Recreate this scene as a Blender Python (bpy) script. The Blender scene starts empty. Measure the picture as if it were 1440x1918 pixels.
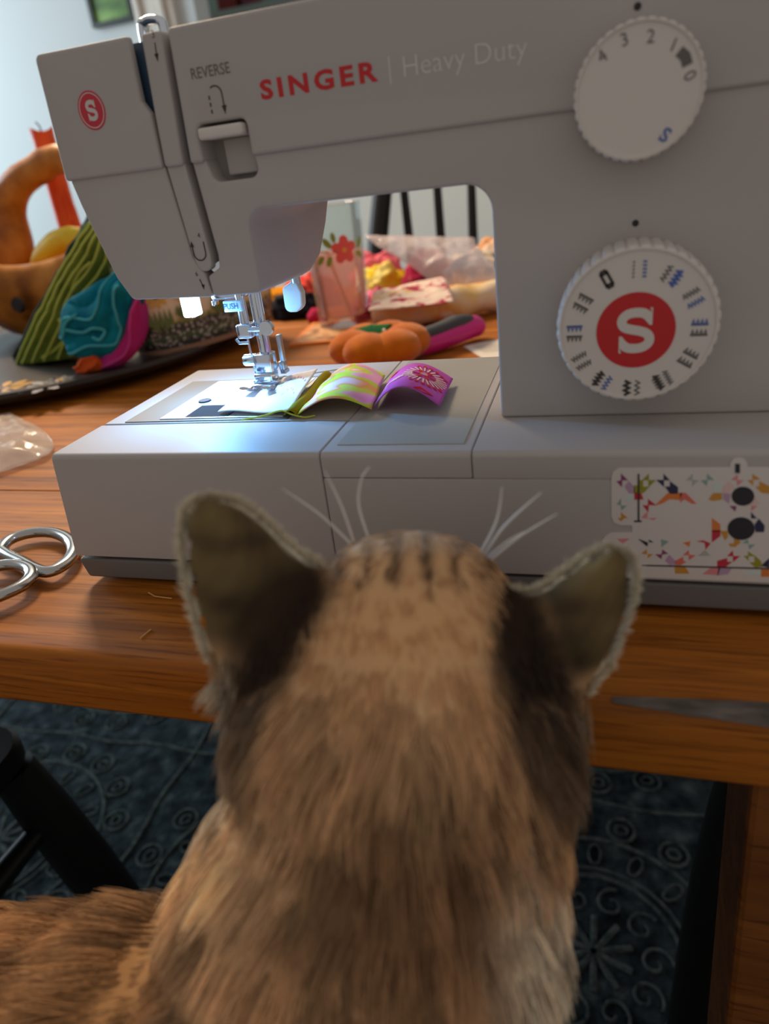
import bpy, bmesh, math, random
import numpy as np
from mathutils import Vector, Matrix, noise as mnoise
from mathutils.geometry import tessellate_polygon

random.seed(7); np.random.seed(7)
scene = bpy.context.scene
COL = scene.collection

# ------------------------------------------------------------------ camera
YAW, PITCH, ROLL, FPX = -0.3234472, 0.45280708, -0.12731451, 1322.5
def _rot():
    ca, sa, cb, sb, cg, sg = math.cos(YAW), math.sin(YAW), math.cos(PITCH), math.sin(PITCH), math.cos(ROLL), math.sin(ROLL)
    base = np.array([[1, 0, 0], [0, 0, -1], [0, 1, 0.]])
    Rz = np.array([[ca, -sa, 0], [sa, ca, 0], [0, 0, 1]])
    Rp = np.array([[1, 0, 0], [0, cb, -sb], [0, sb, cb]])
    Rr = np.array([[cg, -sg, 0], [sg, cg, 0], [0, 0, 1]])
    return Rr @ Rp @ base @ Rz
CR = _rot()
CC = np.array([0.2775, -0.2774, 0.1910])
cam_d = bpy.data.cameras.new('camera')
cam = bpy.data.objects.new('camera', cam_d); COL.objects.link(cam)
cam_d.sensor_fit = 'VERTICAL'; cam_d.sensor_height = 36.0; cam_d.sensor_width = 36.0
cam_d.lens = FPX / 1918 * 36.0
cam_d.clip_start = 0.01; cam_d.clip_end = 50
_m = Matrix.Identity(4)
for i in range(3):
    _m[i][0] = CR[0][i]; _m[i][1] = -CR[1][i]; _m[i][2] = -CR[2][i]; _m[i][3] = CC[i]
cam.matrix_world = _m
cam_d.dof.use_dof = True; cam_d.dof.focus_distance = 0.40; cam_d.dof.aperture_fstop = 6.2
scene.camera = cam

# ------------------------------------------------------------------ light, world, exposure
world = bpy.data.worlds.new('world'); scene.world = world; world.use_nodes = True
_bg = world.node_tree.nodes['Background']
_bg.inputs[0].default_value = (1.0, 0.94, 0.89, 1); _bg.inputs[1].default_value = 0.37
def area(name, loc, target, size, power, col, sy=None):
    d = bpy.data.lights.new(name, 'AREA'); d.energy = power; d.color = col
    d.shape = 'RECTANGLE'; d.size = size; d.size_y = sy or size
    o = bpy.data.objects.new(name, d); COL.objects.link(o); o.location = loc
    o.rotation_euler = (Vector(target) - Vector(loc)).to_track_quat('-Z', 'Y').to_euler()
    return o
area('ceiling_lamp', (-0.75, 1.20, 1.10), (0.0, 0.5, 0.0), 0.40, 27, (1.0, 0.78, 0.54))
area('window_daylight', (-2.6, 1.2, 0.7), (-0.4, 1.6, 0.2), 0.9, 37, (0.72, 0.88, 1.0), 1.3)
scene.view_settings.view_transform = 'Standard'
scene.view_settings.look = 'None'
scene.view_settings.gamma = 1.0
scene.view_settings.use_curve_mapping = False
scene.view_settings.exposure = 0.0

# ------------------------------------------------------------------ helpers: points
def ray(x, y):
    return CR.T @ np.array([(x - 720) / FPX, (y - 959) / FPX, 1.0])
def at(x, y, X=None, Y=None, Z=None, d=None):
    r = ray(x, y)
    if Y is not None: t = (Y - CC[1]) / r[1]
    elif Z is not None: t = (Z - CC[2]) / r[2]
    elif X is not None: t = (X - CC[0]) / r[0]
    else: t = d
    return Vector(CC + r * t)
def srgb(r, g, b):
    f = lambda c: (c / 255 / 12.92) if c / 255 <= .04045 else ((c / 255 + .055) / 1.055) ** 2.4
    return (f(r), f(g), f(b), 1.0)

# ------------------------------------------------------------------ helpers: materials
MATS = {}
def mat(name, col, rough=.5, metal=0.0, spec=.5, var=None, bump=None, emit=None, trans=None, alpha=None, sheen=0, stretch=None, coat=0, ior=None):
    if name in MATS: return MATS[name]
    m = bpy.data.materials.new(name); m.use_nodes = True; MATS[name] = m
    nt = m.node_tree; b = nt.nodes['Principled BSDF']
    b.inputs['Base Color'].default_value = col
    b.inputs['Roughness'].default_value = rough
    b.inputs['Metallic'].default_value = metal
    b.inputs['Specular IOR Level'].default_value = spec
    if coat: b.inputs['Coat Weight'].default_value = coat; b.inputs['Coat Roughness'].default_value = .15
    if sheen: b.inputs['Sheen Weight'].default_value = sheen; b.inputs['Sheen Roughness'].default_value = .5
    if ior: b.inputs['IOR'].default_value = ior
    if trans is not None: b.inputs['Transmission Weight'].default_value = trans
    if alpha is not None: b.inputs['Alpha'].default_value = alpha
    if emit: b.inputs['Emission Color'].default_value = emit[0]; b.inputs['Emission Strength'].default_value = emit[1]
    vec = None
    if var or bump:
        tc = nt.nodes.new('ShaderNodeTexCoord'); mp = nt.nodes.new('ShaderNodeMapping')
        nt.links.new(tc.outputs['Object'], mp.inputs['Vector'])
        if stretch: mp.inputs['Scale'].default_value = stretch
        vec = mp.outputs['Vector']
    if var:   # (scale, detail, [(pos, col), ...])
        n = nt.nodes.new('ShaderNodeTexNoise'); n.inputs['Scale'].default_value = var[0]; n.inputs['Detail'].default_value = var[1]
        nt.links.new(vec, n.inputs['Vector'])
        r = nt.nodes.new('ShaderNodeValToRGB'); e = r.color_ramp.elements
        st = var[2]
        e[0].position, e[0].color = st[0][0], st[0][1]; e[1].position, e[1].color = st[-1][0], st[-1][1]
        for p, c in st[1:-1]:
            k = e.new(p); k.color = c
        nt.links.new(n.outputs['Fac'], r.inputs['Fac']); nt.links.new(r.outputs['Color'], b.inputs['Base Color'])
    if bump:  # (scale, strength, distance)
        n = nt.nodes.new('ShaderNodeTexNoise'); n.inputs['Scale'].default_value = bump[0]; n.inputs['Detail'].default_value = 4
        nt.links.new(vec, n.inputs['Vector'])
        k = nt.nodes.new('ShaderNodeBump'); k.inputs['Strength'].default_value = bump[1]; k.inputs['Distance'].default_value = bump[2] if len(bump) > 2 else .001
        nt.links.new(n.outputs['Fac'], k.inputs['Height']); nt.links.new(k.outputs['Normal'], b.inputs['Normal'])
    return m
def wood(name, c0, c1, c2, rough=.35, scale=(2.2, 60, 60), spec=.4):
    if name in MATS: return MATS[name]
    m = bpy.data.materials.new(name); m.use_nodes = True; MATS[name] = m
    nt = m.node_tree; b = nt.nodes['Principled BSDF']; N = nt.nodes.new; L = nt.links.new
    tc = N('ShaderNodeTexCoord'); mp = N('ShaderNodeMapping'); mp.inputs['Scale'].default_value = scale
    oi = N('ShaderNodeObjectInfo'); ad = N('ShaderNodeVectorMath'); ad.operation = 'ADD'
    L(tc.outputs['Object'], ad.inputs[0]); L(oi.outputs['Random'], ad.inputs[1]); L(ad.outputs[0], mp.inputs['Vector'])
    n = N('ShaderNodeTexNoise'); n.inputs['Scale'].default_value = 1.6; n.inputs['Detail'].default_value = 6; n.inputs['Distortion'].default_value = .6
    L(mp.outputs[0], n.inputs['Vector'])
    r = N('ShaderNodeValToRGB'); e = r.color_ramp.elements
    e[0].position, e[0].color = .28, c0; e[1].position, e[1].color = .72, c2; k = e.new(.5); k.color = c1
    L(n.outputs['Fac'], r.inputs['Fac'])
    mp2 = N('ShaderNodeMapping'); mp2.inputs['Scale'].default_value = (scale[0] * 14, scale[1] * 7, scale[2] * 7); L(ad.outputs[0], mp2.inputs['Vector'])
    n2 = N('ShaderNodeTexNoise'); n2.inputs['Scale'].default_value = 1.0; n2.inputs['Detail'].default_value = 3; L(mp2.outputs[0], n2.inputs['Vector'])
    r2 = N('ShaderNodeValToRGB'); e2 = r2.color_ramp.elements
    e2[0].position, e2[0].color = .34, (.45, .4, .35, 1); e2[1].position, e2[1].color = .46, (1, 1, 1, 1)
    L(n2.outputs['Fac'], r2.inputs['Fac'])
    mx = N('ShaderNodeMixRGB'); mx.blend_type = 'MULTIPLY'; mx.inputs[0].default_value = .7
    L(r.outputs[0], mx.inputs[1]); L(r2.outputs[0], mx.inputs[2]); L(mx.outputs[0], b.inputs['Base Color'])
    bp = N('ShaderNodeBump'); bp.inputs['Strength'].default_value = .25; bp.inputs['Distance'].default_value = .0006
    L(n2.outputs['Fac'], bp.inputs['Height']); L(bp.outputs[0], b.inputs['Normal'])
    b.inputs['Roughness'].default_value = rough; b.inputs['Specular IOR Level'].default_value = spec
    return m

# ------------------------------------------------------------------ helpers: objects
OFF = {}
def link(o, parent=None):
    COL.objects.link(o)
    if parent is not None:
        o.parent = parent
        off = OFF.get(parent.name, Vector((0, 0, 0)))
        o.location = -off
    OFF[o.name] = Vector((0, 0, 0))
    return o
def thing(name, label, cat, loc=(0, 0, 0), group=None):
    o = bpy.data.objects.new(name, None); COL.objects.link(o); o.location = loc
    o.empty_display_size = .02
    o['label'] = label; o['category'] = cat
    if group: o['group'] = group
    OFF[o.name] = Vector(loc)
    return o
def tag(o, label, cat, group=None, kind=None):
    o['label'] = label; o['category'] = cat
    if group: o['group'] = group
    if kind: o['kind'] = kind
    return o
def mesh(name, verts, faces, m, parent=None, smooth=False, autos=None):
    me = bpy.data.meshes.new(name)
    me.from_pydata([tuple(v) for v in verts], [], [tuple(f) for f in faces])
    return fin(name, me, m, parent, smooth)
def fin(name, me, m, parent=None, smooth=False, recalc=True):
    if recalc:
        bm = bmesh.new(); bm.from_mesh(me)
        bmesh.ops.recalc_face_normals(bm, faces=bm.faces[:]); bm.to_mesh(me); bm.free()
    for mm in (m if isinstance(m, (list, tuple)) else [m]): me.materials.append(mm)
    if smooth:
        me.polygons.foreach_set('use_smooth', [True] * len(me.polygons))
        if smooth != 'all':
            me.set_sharp_from_angle(angle=math.radians(smooth if isinstance(smooth, (int, float)) and smooth > 1 else 35))
    me.update()
    return link(bpy.data.objects.new(name, me), parent)
def join(*vf):
    V, F = [], []
    for v, f in vf:
        o = len(V); V += [tuple(p) for p in v]; F += [tuple(i + o for i in q) for q in f]
    return V, F
def box_vf(lo, hi, b=0.0):
    (x0, y0, z0), (x1, y1, z1) = lo, hi
    if b <= 0:
        V = [(x, y, z) for x in (x0, x1) for y in (y0, y1) for z in (z0, z1)]
        return V, [(0, 1, 3, 2), (4, 6, 7, 5), (0, 4, 5, 1), (2, 3, 7, 6), (0, 2, 6, 4), (1, 5, 7, 3)]
    bm = bmesh.new(); r = bmesh.ops.create_cube(bm, size=1)
    for v in bm.verts: v.co = ((x0 + x1) / 2 + v.co.x * (x1 - x0), (y0 + y1) / 2 + v.co.y * (y1 - y0), (z0 + z1) / 2 + v.co.z * (z1 - z0))
    bmesh.ops.bevel(bm, geom=bm.edges[:], offset=b, segments=3, affect='EDGES', profile=.5)
    bm.verts.index_update()
    out = [v.co[:] for v in bm.verts], [[v.index for v in f.verts] for f in bm.faces]; bm.free(); return out
def box(name, lo, hi, m, parent=None, b=0.0):
    v, f = box_vf(lo, hi, b); return mesh(name, v, f, m, parent, smooth=bool(b))
def lathe_vf(prof, seg=48, center=(0, 0, 0), axis='Z', caps=True, ang0=0.0):
    V, F = [], []; n = len(prof)
    for i in range(seg):
        a = ang0 + 2 * math.pi * i / seg; c, s = math.cos(a), math.sin(a)
        for r, h in prof:
            if axis == 'Z': p = (r * c, r * s, h)
            elif axis == 'Y': p = (r * c, h, r * s)
            else: p = (h, r * c, r * s)
            V.append((p[0] + center[0], p[1] + center[1], p[2] + center[2]))
    for i in range(seg):
        j = (i + 1) % seg
        for k in range(n - 1): F.append((i * n + k, j * n + k, j * n + k + 1, i * n + k + 1))
    if caps:
        if prof[0][0] > 1e-6: F.append([i * n for i in range(seg)])
        if prof[-1][0] > 1e-6: F.append([i * n + n - 1 for i in range(seg)])
    return V, F
def spline(pts, n=8):
    P = [Vector(p) for p in pts]; out = []
    for i in range(len(P) - 1):
        p0 = P[max(i - 1, 0)]; p1 = P[i]; p2 = P[i + 1]; p3 = P[min(i + 2, len(P) - 1)]
        for k in range(n):
            t = k / n
            out.append(.5 * ((2 * p1) + (p2 - p0) * t + (2 * p0 - 5 * p1 + 4 * p2 - p3) * t * t + (3 * p1 - p0 - 3 * p2 + p3) * t ** 3))
    out.append(P[-1]); return out
def tube_vf(pts, rad, seg=8, closed=False, flat=1.0, up=None):
    P = [Vector(p) for p in pts]; n = len(P); V, F = [], []
    R = rad if isinstance(rad, (list, tuple)) else [rad] * n
    if len(R) != n: R = [R[min(int(i * (len(R) - 1) / (n - 1)), len(R) - 2)] + (R[min(int(i * (len(R) - 1) / (n - 1)) + 1, len(R) - 1)] - R[min(int(i * (len(R) - 1) / (n - 1)), len(R) - 2)]) * (i * (len(R) - 1) / (n - 1) - min(int(i * (len(R) - 1) / (n - 1)), len(R) - 2)) for i in range(n)]
    u = None
    for i in range(n):
        t = (P[(i + 1) % n] - P[i - 1]) if closed else (P[min(i + 1, n - 1)] - P[max(i - 1, 0)])
        t.normalize()
        if up is not None: u = Vector(up) - t * t.dot(Vector(up))
        elif u is None: u = t.orthogonal()
        else: u = u - t * t.dot(u)
        u.normalize(); w = t.cross(u)
        for k in range(seg):
            a = 2 * math.pi * k / seg
            V.append(P[i] + (u * math.cos(a) * flat + w * math.sin(a)) * R[i])
    for i in range(n if closed else n - 1):
        j = (i + 1) % n
        for k in range(seg):
            l = (k + 1) % seg; F.append((i * seg + k, i * seg + l, j * seg + l, j * seg + k))
    if not closed:
        F.append(list(range(seg))); F.append([(n - 1) * seg + k for k in range(seg)])
    return V, F
def tube(name, pts, rad, m, parent=None, seg=8, **k):
    v, f = tube_vf(pts, rad, seg, **k); return mesh(name, v, f, m, parent, smooth=50)
MINR = 0.0
def round_poly(pts, r, n=6):
    """pts [(x,z[,radius])] -> rounded corner polygon"""
    out = []; N = len(pts)
    for i in range(N):
        p = Vector(pts[i][:2]); rr = max(MINR, pts[i][2] if len(pts[i]) > 2 else r)
        a = Vector(pts[i - 1][:2]) - p; b = Vector(pts[(i + 1) % N][:2]) - p
        la, lb = a.length, b.length
        if rr <= 0 or la < 1e-9 or lb < 1e-9: out.append(p); continue
        a.normalize(); b.normalize()
        ang = math.acos(max(-1, min(1, a.dot(b))))
        if ang > 3.05: out.append(p); continue
        d = min(rr / math.tan(ang / 2), la * .48, lb * .48); re = d * math.tan(ang / 2)
        c = p + (a + b).normalized() * (re / math.sin(ang / 2))
        s = p + a * d - c; e = p + b * d - c
        a0 = math.atan2(s.y, s.x); da = math.atan2(e.y, e.x) - a0
        while da > math.pi: da -= 2 * math.pi
        while da < -math.pi: da += 2 * math.pi
        for k in range(n + 1): out.append(c + Vector((math.cos(a0 + da * k / n), math.sin(a0 + da * k / n))) * re)
    return out
def offset_poly(P, d):
    area2 = sum(P[i - 1].x * P[i].y - P[i].x * P[i - 1].y for i in range(len(P)))
    s = 1 if area2 > 0 else -1; out = []; N = len(P)
    for i in range(N):
        a = (P[i] - P[i - 1]); b = (P[(i + 1) % N] - P[i])
        if a.length < 1e-9: a = b
        if b.length < 1e-9: b = a
        na = Vector((-a.y, a.x)).normalized() * s; nb = Vector((-b.y, b.x)).normalized() * s
        m = na + nb
        if m.length < 1e-6: out.append(P[i] + na * d); continue
        m.normalize(); out.append(P[i] + m * (d / max(.35, m.dot(na))))
    return out
def prism(name, pts, y0, y1, m, parent=None, bevel=.0012, stations=None, smooth=40):
    """polygon in X,Z extruded along Y with a rounded front edge. stations: [(Y, fn(x,z)->(x,z))]"""
    P = [Vector((p[0], p[1])) for p in pts]; N = len(P)
    if sum(P[i - 1].x * P[i].y - P[i].x * P[i - 1].y for i in range(N)) < 0: P.reverse()
    loops = []
    if bevel > 0:
        for q in (0, 30, 60, 90):
            c = math.radians(q)
            Q = offset_poly(P, bevel * (1 - math.sin(c))) if q < 90 else P
            loops.append([(p.x, y0 + bevel * (1 - math.cos(c)), p.y) for p in Q])
    else: loops.append([(p.x, y0, p.y) for p in P])
    for (yy, fn) in (stations or []): loops.append([(lambda q: (q[0], yy, q[1]))(fn(p.x, p.y)) for p in P])
    last = stations[-1][1] if stations else (lambda x, z: (x, z))
    loops.append([(lambda q: (q[0], y1, q[1]))(last(p.x, p.y)) for p in P])
    V = [p for l in loops for p in l]
    tri = []
    for t in tessellate_polygon([[Vector((p[0] * 1000, p[2] * 1000, 0)) for p in loops[0]]]):
        a, b, c = (P[i] for i in t)
        tri.append(list(t) if (b - a).cross(c - a) > 0 else list(t)[::-1])
    F = tri + [[len(V) - N + i for i in t][::-1] for t in tri]
    for k in range(len(loops) - 1):
        for i in range(N):
            j = (i + 1) % N; F.append((k * N + i, (k + 1) * N + i, (k + 1) * N + j, k * N + j))
    me = bpy.data.meshes.new(name); me.from_pydata(V, [], F)
    return fin(name, me, m, parent, smooth, recalc=False)
def pp(y, *pts, Y=None):
    """pixel polygon -> (X,Z[,r]) on plane Y"""
    out = []
    for p in pts:
        q = at(p[0], p[1], Y=y); out.append((q.x, q.z) + tuple(p[2:]))
    return out
def flat(name, polys, y, m, parent=None, th=.00012):
    """list of XZ polygons joined as one thin printed layer facing -Y"""
    V, F = [], []
    for P in polys:
        N = len(P); o = len(V)
        V += [(p[0], y, p[1]) for p in P] + [(p[0], y + th, p[1]) for p in P]
        F.append([o + i for i in range(N)]); F.append([o + N + i for i in range(N)][::-1])
        for i in range(N): F.append((o + i, o + (i + 1) % N, o + N + (i + 1) % N, o + N + i))
    return mesh(name, V, F, m, parent)
def stroke(P, w):
    """2D polyline -> mitred quads sharing their ends"""
    P = [Vector((p[0], p[1])) for p in P]; Q = [P[0]]
    for p in P[1:]:
        if (p - Q[-1]).length > 1e-7: Q.append(p)
    P = Q; n = len(P); S = []
    for i in range(n):
        a = (P[i] - P[i - 1]).normalized() if i else (P[1] - P[0]).normalized()
        b = (P[i + 1] - P[i]).normalized() if i < n - 1 else a
        m = (Vector((-a.y, a.x)) + Vector((-b.y, b.x)))
        m = m.normalized() if m.length > 1e-6 else Vector((-a.y, a.x))
        k = w / 2 / max(.45, m.dot(Vector((-a.y, a.x))))
        S.append((P[i] + m * k, P[i] - m * k))
    return [[S[i][0], S[i + 1][0], S[i + 1][1], S[i][1]] for i in range(n - 1)]
def ell(c, rx, rz, n=40, rot=0):
    return [(c[0] + rx * math.cos(t) * math.cos(rot) - rz * math.sin(t) * math.sin(rot), c[1] + rx * math.cos(t) * math.sin(rot) + rz * math.sin(t) * math.cos(rot)) for t in [2 * math.pi * i / n for i in range(n)]]
def text_vf(s, size, bold=0.0, width=None, spacing=1.0):
    cu = bpy.data.curves.new('t', 'FONT'); cu.body = s; cu.size = size; cu.offset = bold; cu.space_character = spacing; cu.resolution_u = 3
    o = bpy.data.objects.new('t', cu); COL.objects.link(o)
    dg = bpy.context.evaluated_depsgraph_get(); dg.update()
    me = bpy.data.meshes.new_from_object(o.evaluated_get(dg))
    V = [v.co.copy() for v in me.vertices]; F = [list(p.vertices) for p in me.polygons]
    bpy.data.objects.remove(o); bpy.data.curves.remove(cu); bpy.data.meshes.remove(me)
    x0 = min(v.x for v in V); x1 = max(v.x for v in V)
    k = (width / (x1 - x0)) if width else 1.0
    return [Vector(((v.x - x0) * k, v.y, 0)) for v in V], F, (x1 - x0) * k
def text(name, s, x, z, y, size, m, parent, bold=0.0, width=None, ang=0.0, center=False, spacing=1.0):
    V, F, w = text_vf(s, size, bold, width, spacing)
    c, sn = math.cos(ang), math.sin(ang); h = max(v.y for v in V)
    out = []
    for v in V:
        a, b = (v.x - w / 2, v.y - h / 2) if center else (v.x, v.y)
        out.append((x + a * c - b * sn, y, z + a * sn + b * c))
    return mesh(name, out, F, m, parent)
S_PATH = [(.33, .37), (.2, .46), (0, .485), (-.2, .455), (-.335, .35), (-.365, .22), (-.29, .1), (-.12, .04), (.1, -.01), (.28, -.08), (.37, -.2), (.345, -.35), (.2, -.455), (0, -.485), (-.2, -.46), (-.33, -.37)]
def s_logo(cx, cz, h, w=.2, ax=1.0):
    P = [(p.x, p.y) for p in spline([(a, b, 0) for a, b in S_PATH], 4)]
    polys = stroke(P, w)
    e = P[0]; d = Vector((P[0][0] - P[1][0], P[0][1] - P[1][1])).normalized(); nn = Vector((-d.y, d.x))
    up = [Vector(e) + nn * w * .5, Vector(e) - nn * w * .5]; up.sort(key=lambda p: p.y)
    polys.append([tuple(up[0]), (.36, .14), (.43, .14), (.43, .60), (.36, .60), tuple(up[1])])
    polys.append([(-p[0], -p[1]) for p in polys[-1]])
    return [[(cx + p[0] * h * ax, cz + p[1] * h) for p in q] for q in polys]
def surf(name, fn, nu, nv, m, parent=None, th=0.0, closed_u=False, sub=0):
    V = [fn(i / (nu if closed_u else nu - 1), j / (nv - 1)) for i in range(nu) for j in range(nv)]
    F = [(i * nv + j, ((i + 1) % nu) * nv + j, ((i + 1) % nu) * nv + j + 1, i * nv + j + 1) for i in range(nu if closed_u else nu - 1) for j in range(nv - 1)]
    o = mesh(name, V, F, m, parent, smooth='all')
    if th:
        s = o.modifiers.new('thick', 'SOLIDIFY'); s.thickness = th; s.offset = 0
    if sub:
        s = o.modifiers.new('sub', 'SUBSURF'); s.levels = sub; s.render_levels = sub
    return o
def fbm(p, s=1.0):
    return mnoise.fractal(Vector(p) * s, 1.0, 2.0, 4)

# ================================================================== SETTING
FLOOR = -0.72
M_wall = mat('wall_paint', srgb(206, 212, 210), .85, var=(1.2, 3, [(.3, srgb(201, 208, 206)), (.7, srgb(211, 216, 214))]), bump=(140, .08))
M_floor = wood('floor_wood', srgb(70, 44, 24), srgb(88, 58, 32), srgb(104, 70, 40), .45)
M_trim = wood('painted_trim', srgb(214, 204, 190), srgb(222, 214, 200), srgb(228, 222, 212), .5, (40, 40, 1.5))
WY = 2.15
def struct(o): o['kind'] = 'structure'; return o
struct(box('floor', (-4, -1.6, FLOOR - .05), (3, 4.2, FLOOR), M_floor))
# back wall in three pieces round a doorway
dx0, dx1 = at(365, 20, Y=WY).x, at(365, 20, Y=WY).x + .95
wall = mesh('wall_back', *join(box_vf((dx0, WY, FLOOR), (dx1, WY + .1, .52)), box_vf((-4, WY, FLOOR), (dx0, WY + .1, 1.75)), box_vf((dx1, WY, FLOOR), (3, WY + .1, 1.75)), box_vf((dx0, WY, 1.35), (dx1, WY + .1, 1.75))), M_wall); struct(wall)
M_room2 = mat('teal_wall_paint', srgb(150, 176, 172), .85, bump=(90, .05))
struct(box('wall_beyond', (-3.2, 3.6, FLOOR), (1.0, 3.7, 1.75), M_room2))
struct(box('wall_left', (-4.1, -1.6, FLOOR), (-4, 4.2, 1.75), M_wall))
tx0 = at(258, 30, Y=WY).x; tx1 = at(332, 20, Y=WY).x
tr = struct(box('trim_1', (tx0, WY - .022, FLOOR), (tx1, WY - .001, 1.42), M_trim, b=.004))
box('moulding', (tx0 + .012, WY - .034, FLOOR), (tx0 + .03, WY - .02, 1.41), M_trim, tr, b=.004)
box('moulding', (tx1 - .05, WY - .034, FLOOR), (tx1 - .028, WY - .02, 1.41), M_trim, tr, b=.004)
tr2 = struct(box('trim_2', (dx1 - .01, WY - .022, FLOOR), (dx1 + .1, WY - .001, 1.42), M_trim, b=.004))
struct(box('baseboard_back', (-4, WY - .015, FLOOR), (tx0, WY, FLOOR + .1), M_trim, b=.004))

# picture on the wall
M_frame = mat('dark_frame', srgb(40, 44, 36), .4)
M_photo = mat('green_picture', srgb(110, 150, 70), .4, var=(9, 6, [(.3, srgb(58, 92, 40)), (.45, srgb(96, 136, 58)), (.6, srgb(132, 172, 84)), (.75, srgb(180, 205, 120))]), stretch=(1, 1, 2.2))
a = at(181, 54, Y=WY); b_ = at(258, 40, Y=WY)
fw = b_.x - a.x; fh = .26; zb = (a.z + b_.z) / 2
pic = thing('wall_picture', 'small green landscape picture in a thin dark frame on the wall', 'picture', ((a.x + b_.x) / 2, WY - .01, zb))
t = .013
mesh('frame', *join(box_vf((a.x, WY - .022, zb), (b_.x, WY - .001, zb + t)), box_vf((a.x, WY - .022, zb + fh - t), (b_.x, WY - .001, zb + fh)), box_vf((a.x, WY - .022, zb + t), (a.x + t, WY - .001, zb + fh - t)), box_vf((b_.x - t, WY - .022, zb + t), (b_.x, WY - .001, zb + fh - t))), M_frame, pic)
box('print', (a.x + t, WY - .012, zb + t), (b_.x - t, WY - .004, zb + fh - t), M_photo, pic)

# shelf beyond the doorway with things on it
M_shelf = mat('grey_shelf', srgb(150, 165, 160), .6)
sz = at(400, 24, Y=3.3).z
sx0 = at(388, 15, Y=3.3).x; sx1 = at(520, 0, Y=3.3).x
sh = thing('wall_shelf', 'pale grey wall shelf seen through the doorway above the machine', 'shelf', ((sx0 + sx1) / 2, 3.45, sz))
box('board', (sx0 - .1, 3.28, sz - .03), (sx1 + .2, 3.6, sz), M_shelf, sh)
for q in (sx0 - .05, sx1 + .12): box('bracket', (q, 3.3, sz - .16), (q + .025, 3.6, sz - .03), M_shelf, sh)
def on_shelf(px0, px1, top, name, col, label, cat, y=3.36):
    x0 = at(px0, 15, Y=3.3).x; x1 = at(px1, 10, Y=3.3).x
    return tag(box(name, (x0, y - .05, sz + .0005), (x1, y + .08, sz + top), mat(name + '_mat', col, .5), b=.006), label, cat)
on_shelf(406, 441, .09, 'red_box', srgb(120, 40, 38), 'dull red box on the shelf through the doorway', 'box')
v, f = lathe_vf([(.0, 0), (.028, 0), (.03, .005), (.03, .11), (.012, .14), (.012, .18), (.0, .18)], 16, (at(443, 10, Y=3.3).x + .02, 3.50, sz + .0005))
tag(mesh('glass_bottle', v, f, mat('green_bottle', srgb(120, 205, 170), .1, trans=.4), smooth=40), 'pale green bottle beside the red box on the shelf', 'bottle')
for i, (p0, p1, h, c, w) in enumerate(((452, 459, .2, (120, 60, 80), 'plum'), (460, 465, .18, (205, 195, 190), 'cream'), (466, 473, .2, (70, 62, 90), 'dark violet'))):
    on_shelf(p0, p1, h, 'shelf_book', srgb(*c), w + ' spined book standing on the shelf beyond the doorway', 'book')['group'] = 'books on the far shelf'

# rug ------------------------------------------------------------------
M_rug = mat('rug_pile', srgb(40, 50, 60), .95, spec=.1, var=(34, 9, [(.30, srgb(22, 28, 32)), (.45, srgb(44, 54, 59)), (.58, srgb(60, 72, 77)), (.72, srgb(94, 104, 104))]), bump=(170, .9, .006))
M_rugl = mat('rug_raised_pile', srgb(74, 84, 86), .95, spec=.1, var=(90, 6, [(.3, srgb(58, 68, 70)), (.7, srgb(108, 117, 114))]), bump=(260, .8, .004))
RZ = FLOOR + .012; FURN = RZ + .004
rug = thing('area_rug', 'worn blue grey rug with raised scrollwork medallions under the table', 'rug', (0, .4, FLOOR))
box('pile', (-1.9, -.9, FLOOR + .0005), (1.3, 1.7, RZ), M_rug, rug, b=.004)
def ribbon(P, w, closed=False):
    V, F = [], []; n = len(P)
    for i in range(n):
        p = Vector(P[i]); tt = (Vector(P[(i + 1) % n]) - Vector(P[i - 1])) if closed else (Vector(P[min(i + 1, n - 1)]) - Vector(P[max(i - 1, 0)]))
        if tt.length < 1e-9: tt = Vector((1, 0))
        tt.normalize(); nn = Vector((-tt.y, tt.x)) * w / 2
        j = random.uniform(-.0006, .0006)
        V += [(p.x + nn.x, p.y + nn.y, RZ - .001), (p.x + nn.x * .6, p.y + nn.y * .6, RZ + .003 + j), (p.x - nn.x * .6, p.y - nn.y * .6, RZ + .003 + j), (p.x - nn.x, p.y - nn.y, RZ - .001)]
    for i in range(n if closed else n - 1):
        k = (i + 1) % n
        for q in range(3): F.append((i * 4 + q, i * 4 + q + 1, k * 4 + q + 1, k * 4 + q))
    return V, F
def circ(cx, cy, r, n=40, a0=0, a1=2 * math.pi):
    return [(cx + r * math.cos(a0 + (a1 - a0) * i / n), cy + r * math.sin(a0 + (a1 - a0) * i / n)) for i in range(n + (0 if abs(a1 - a0 - 2 * math.pi) < 1e-6 else 1))]
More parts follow.
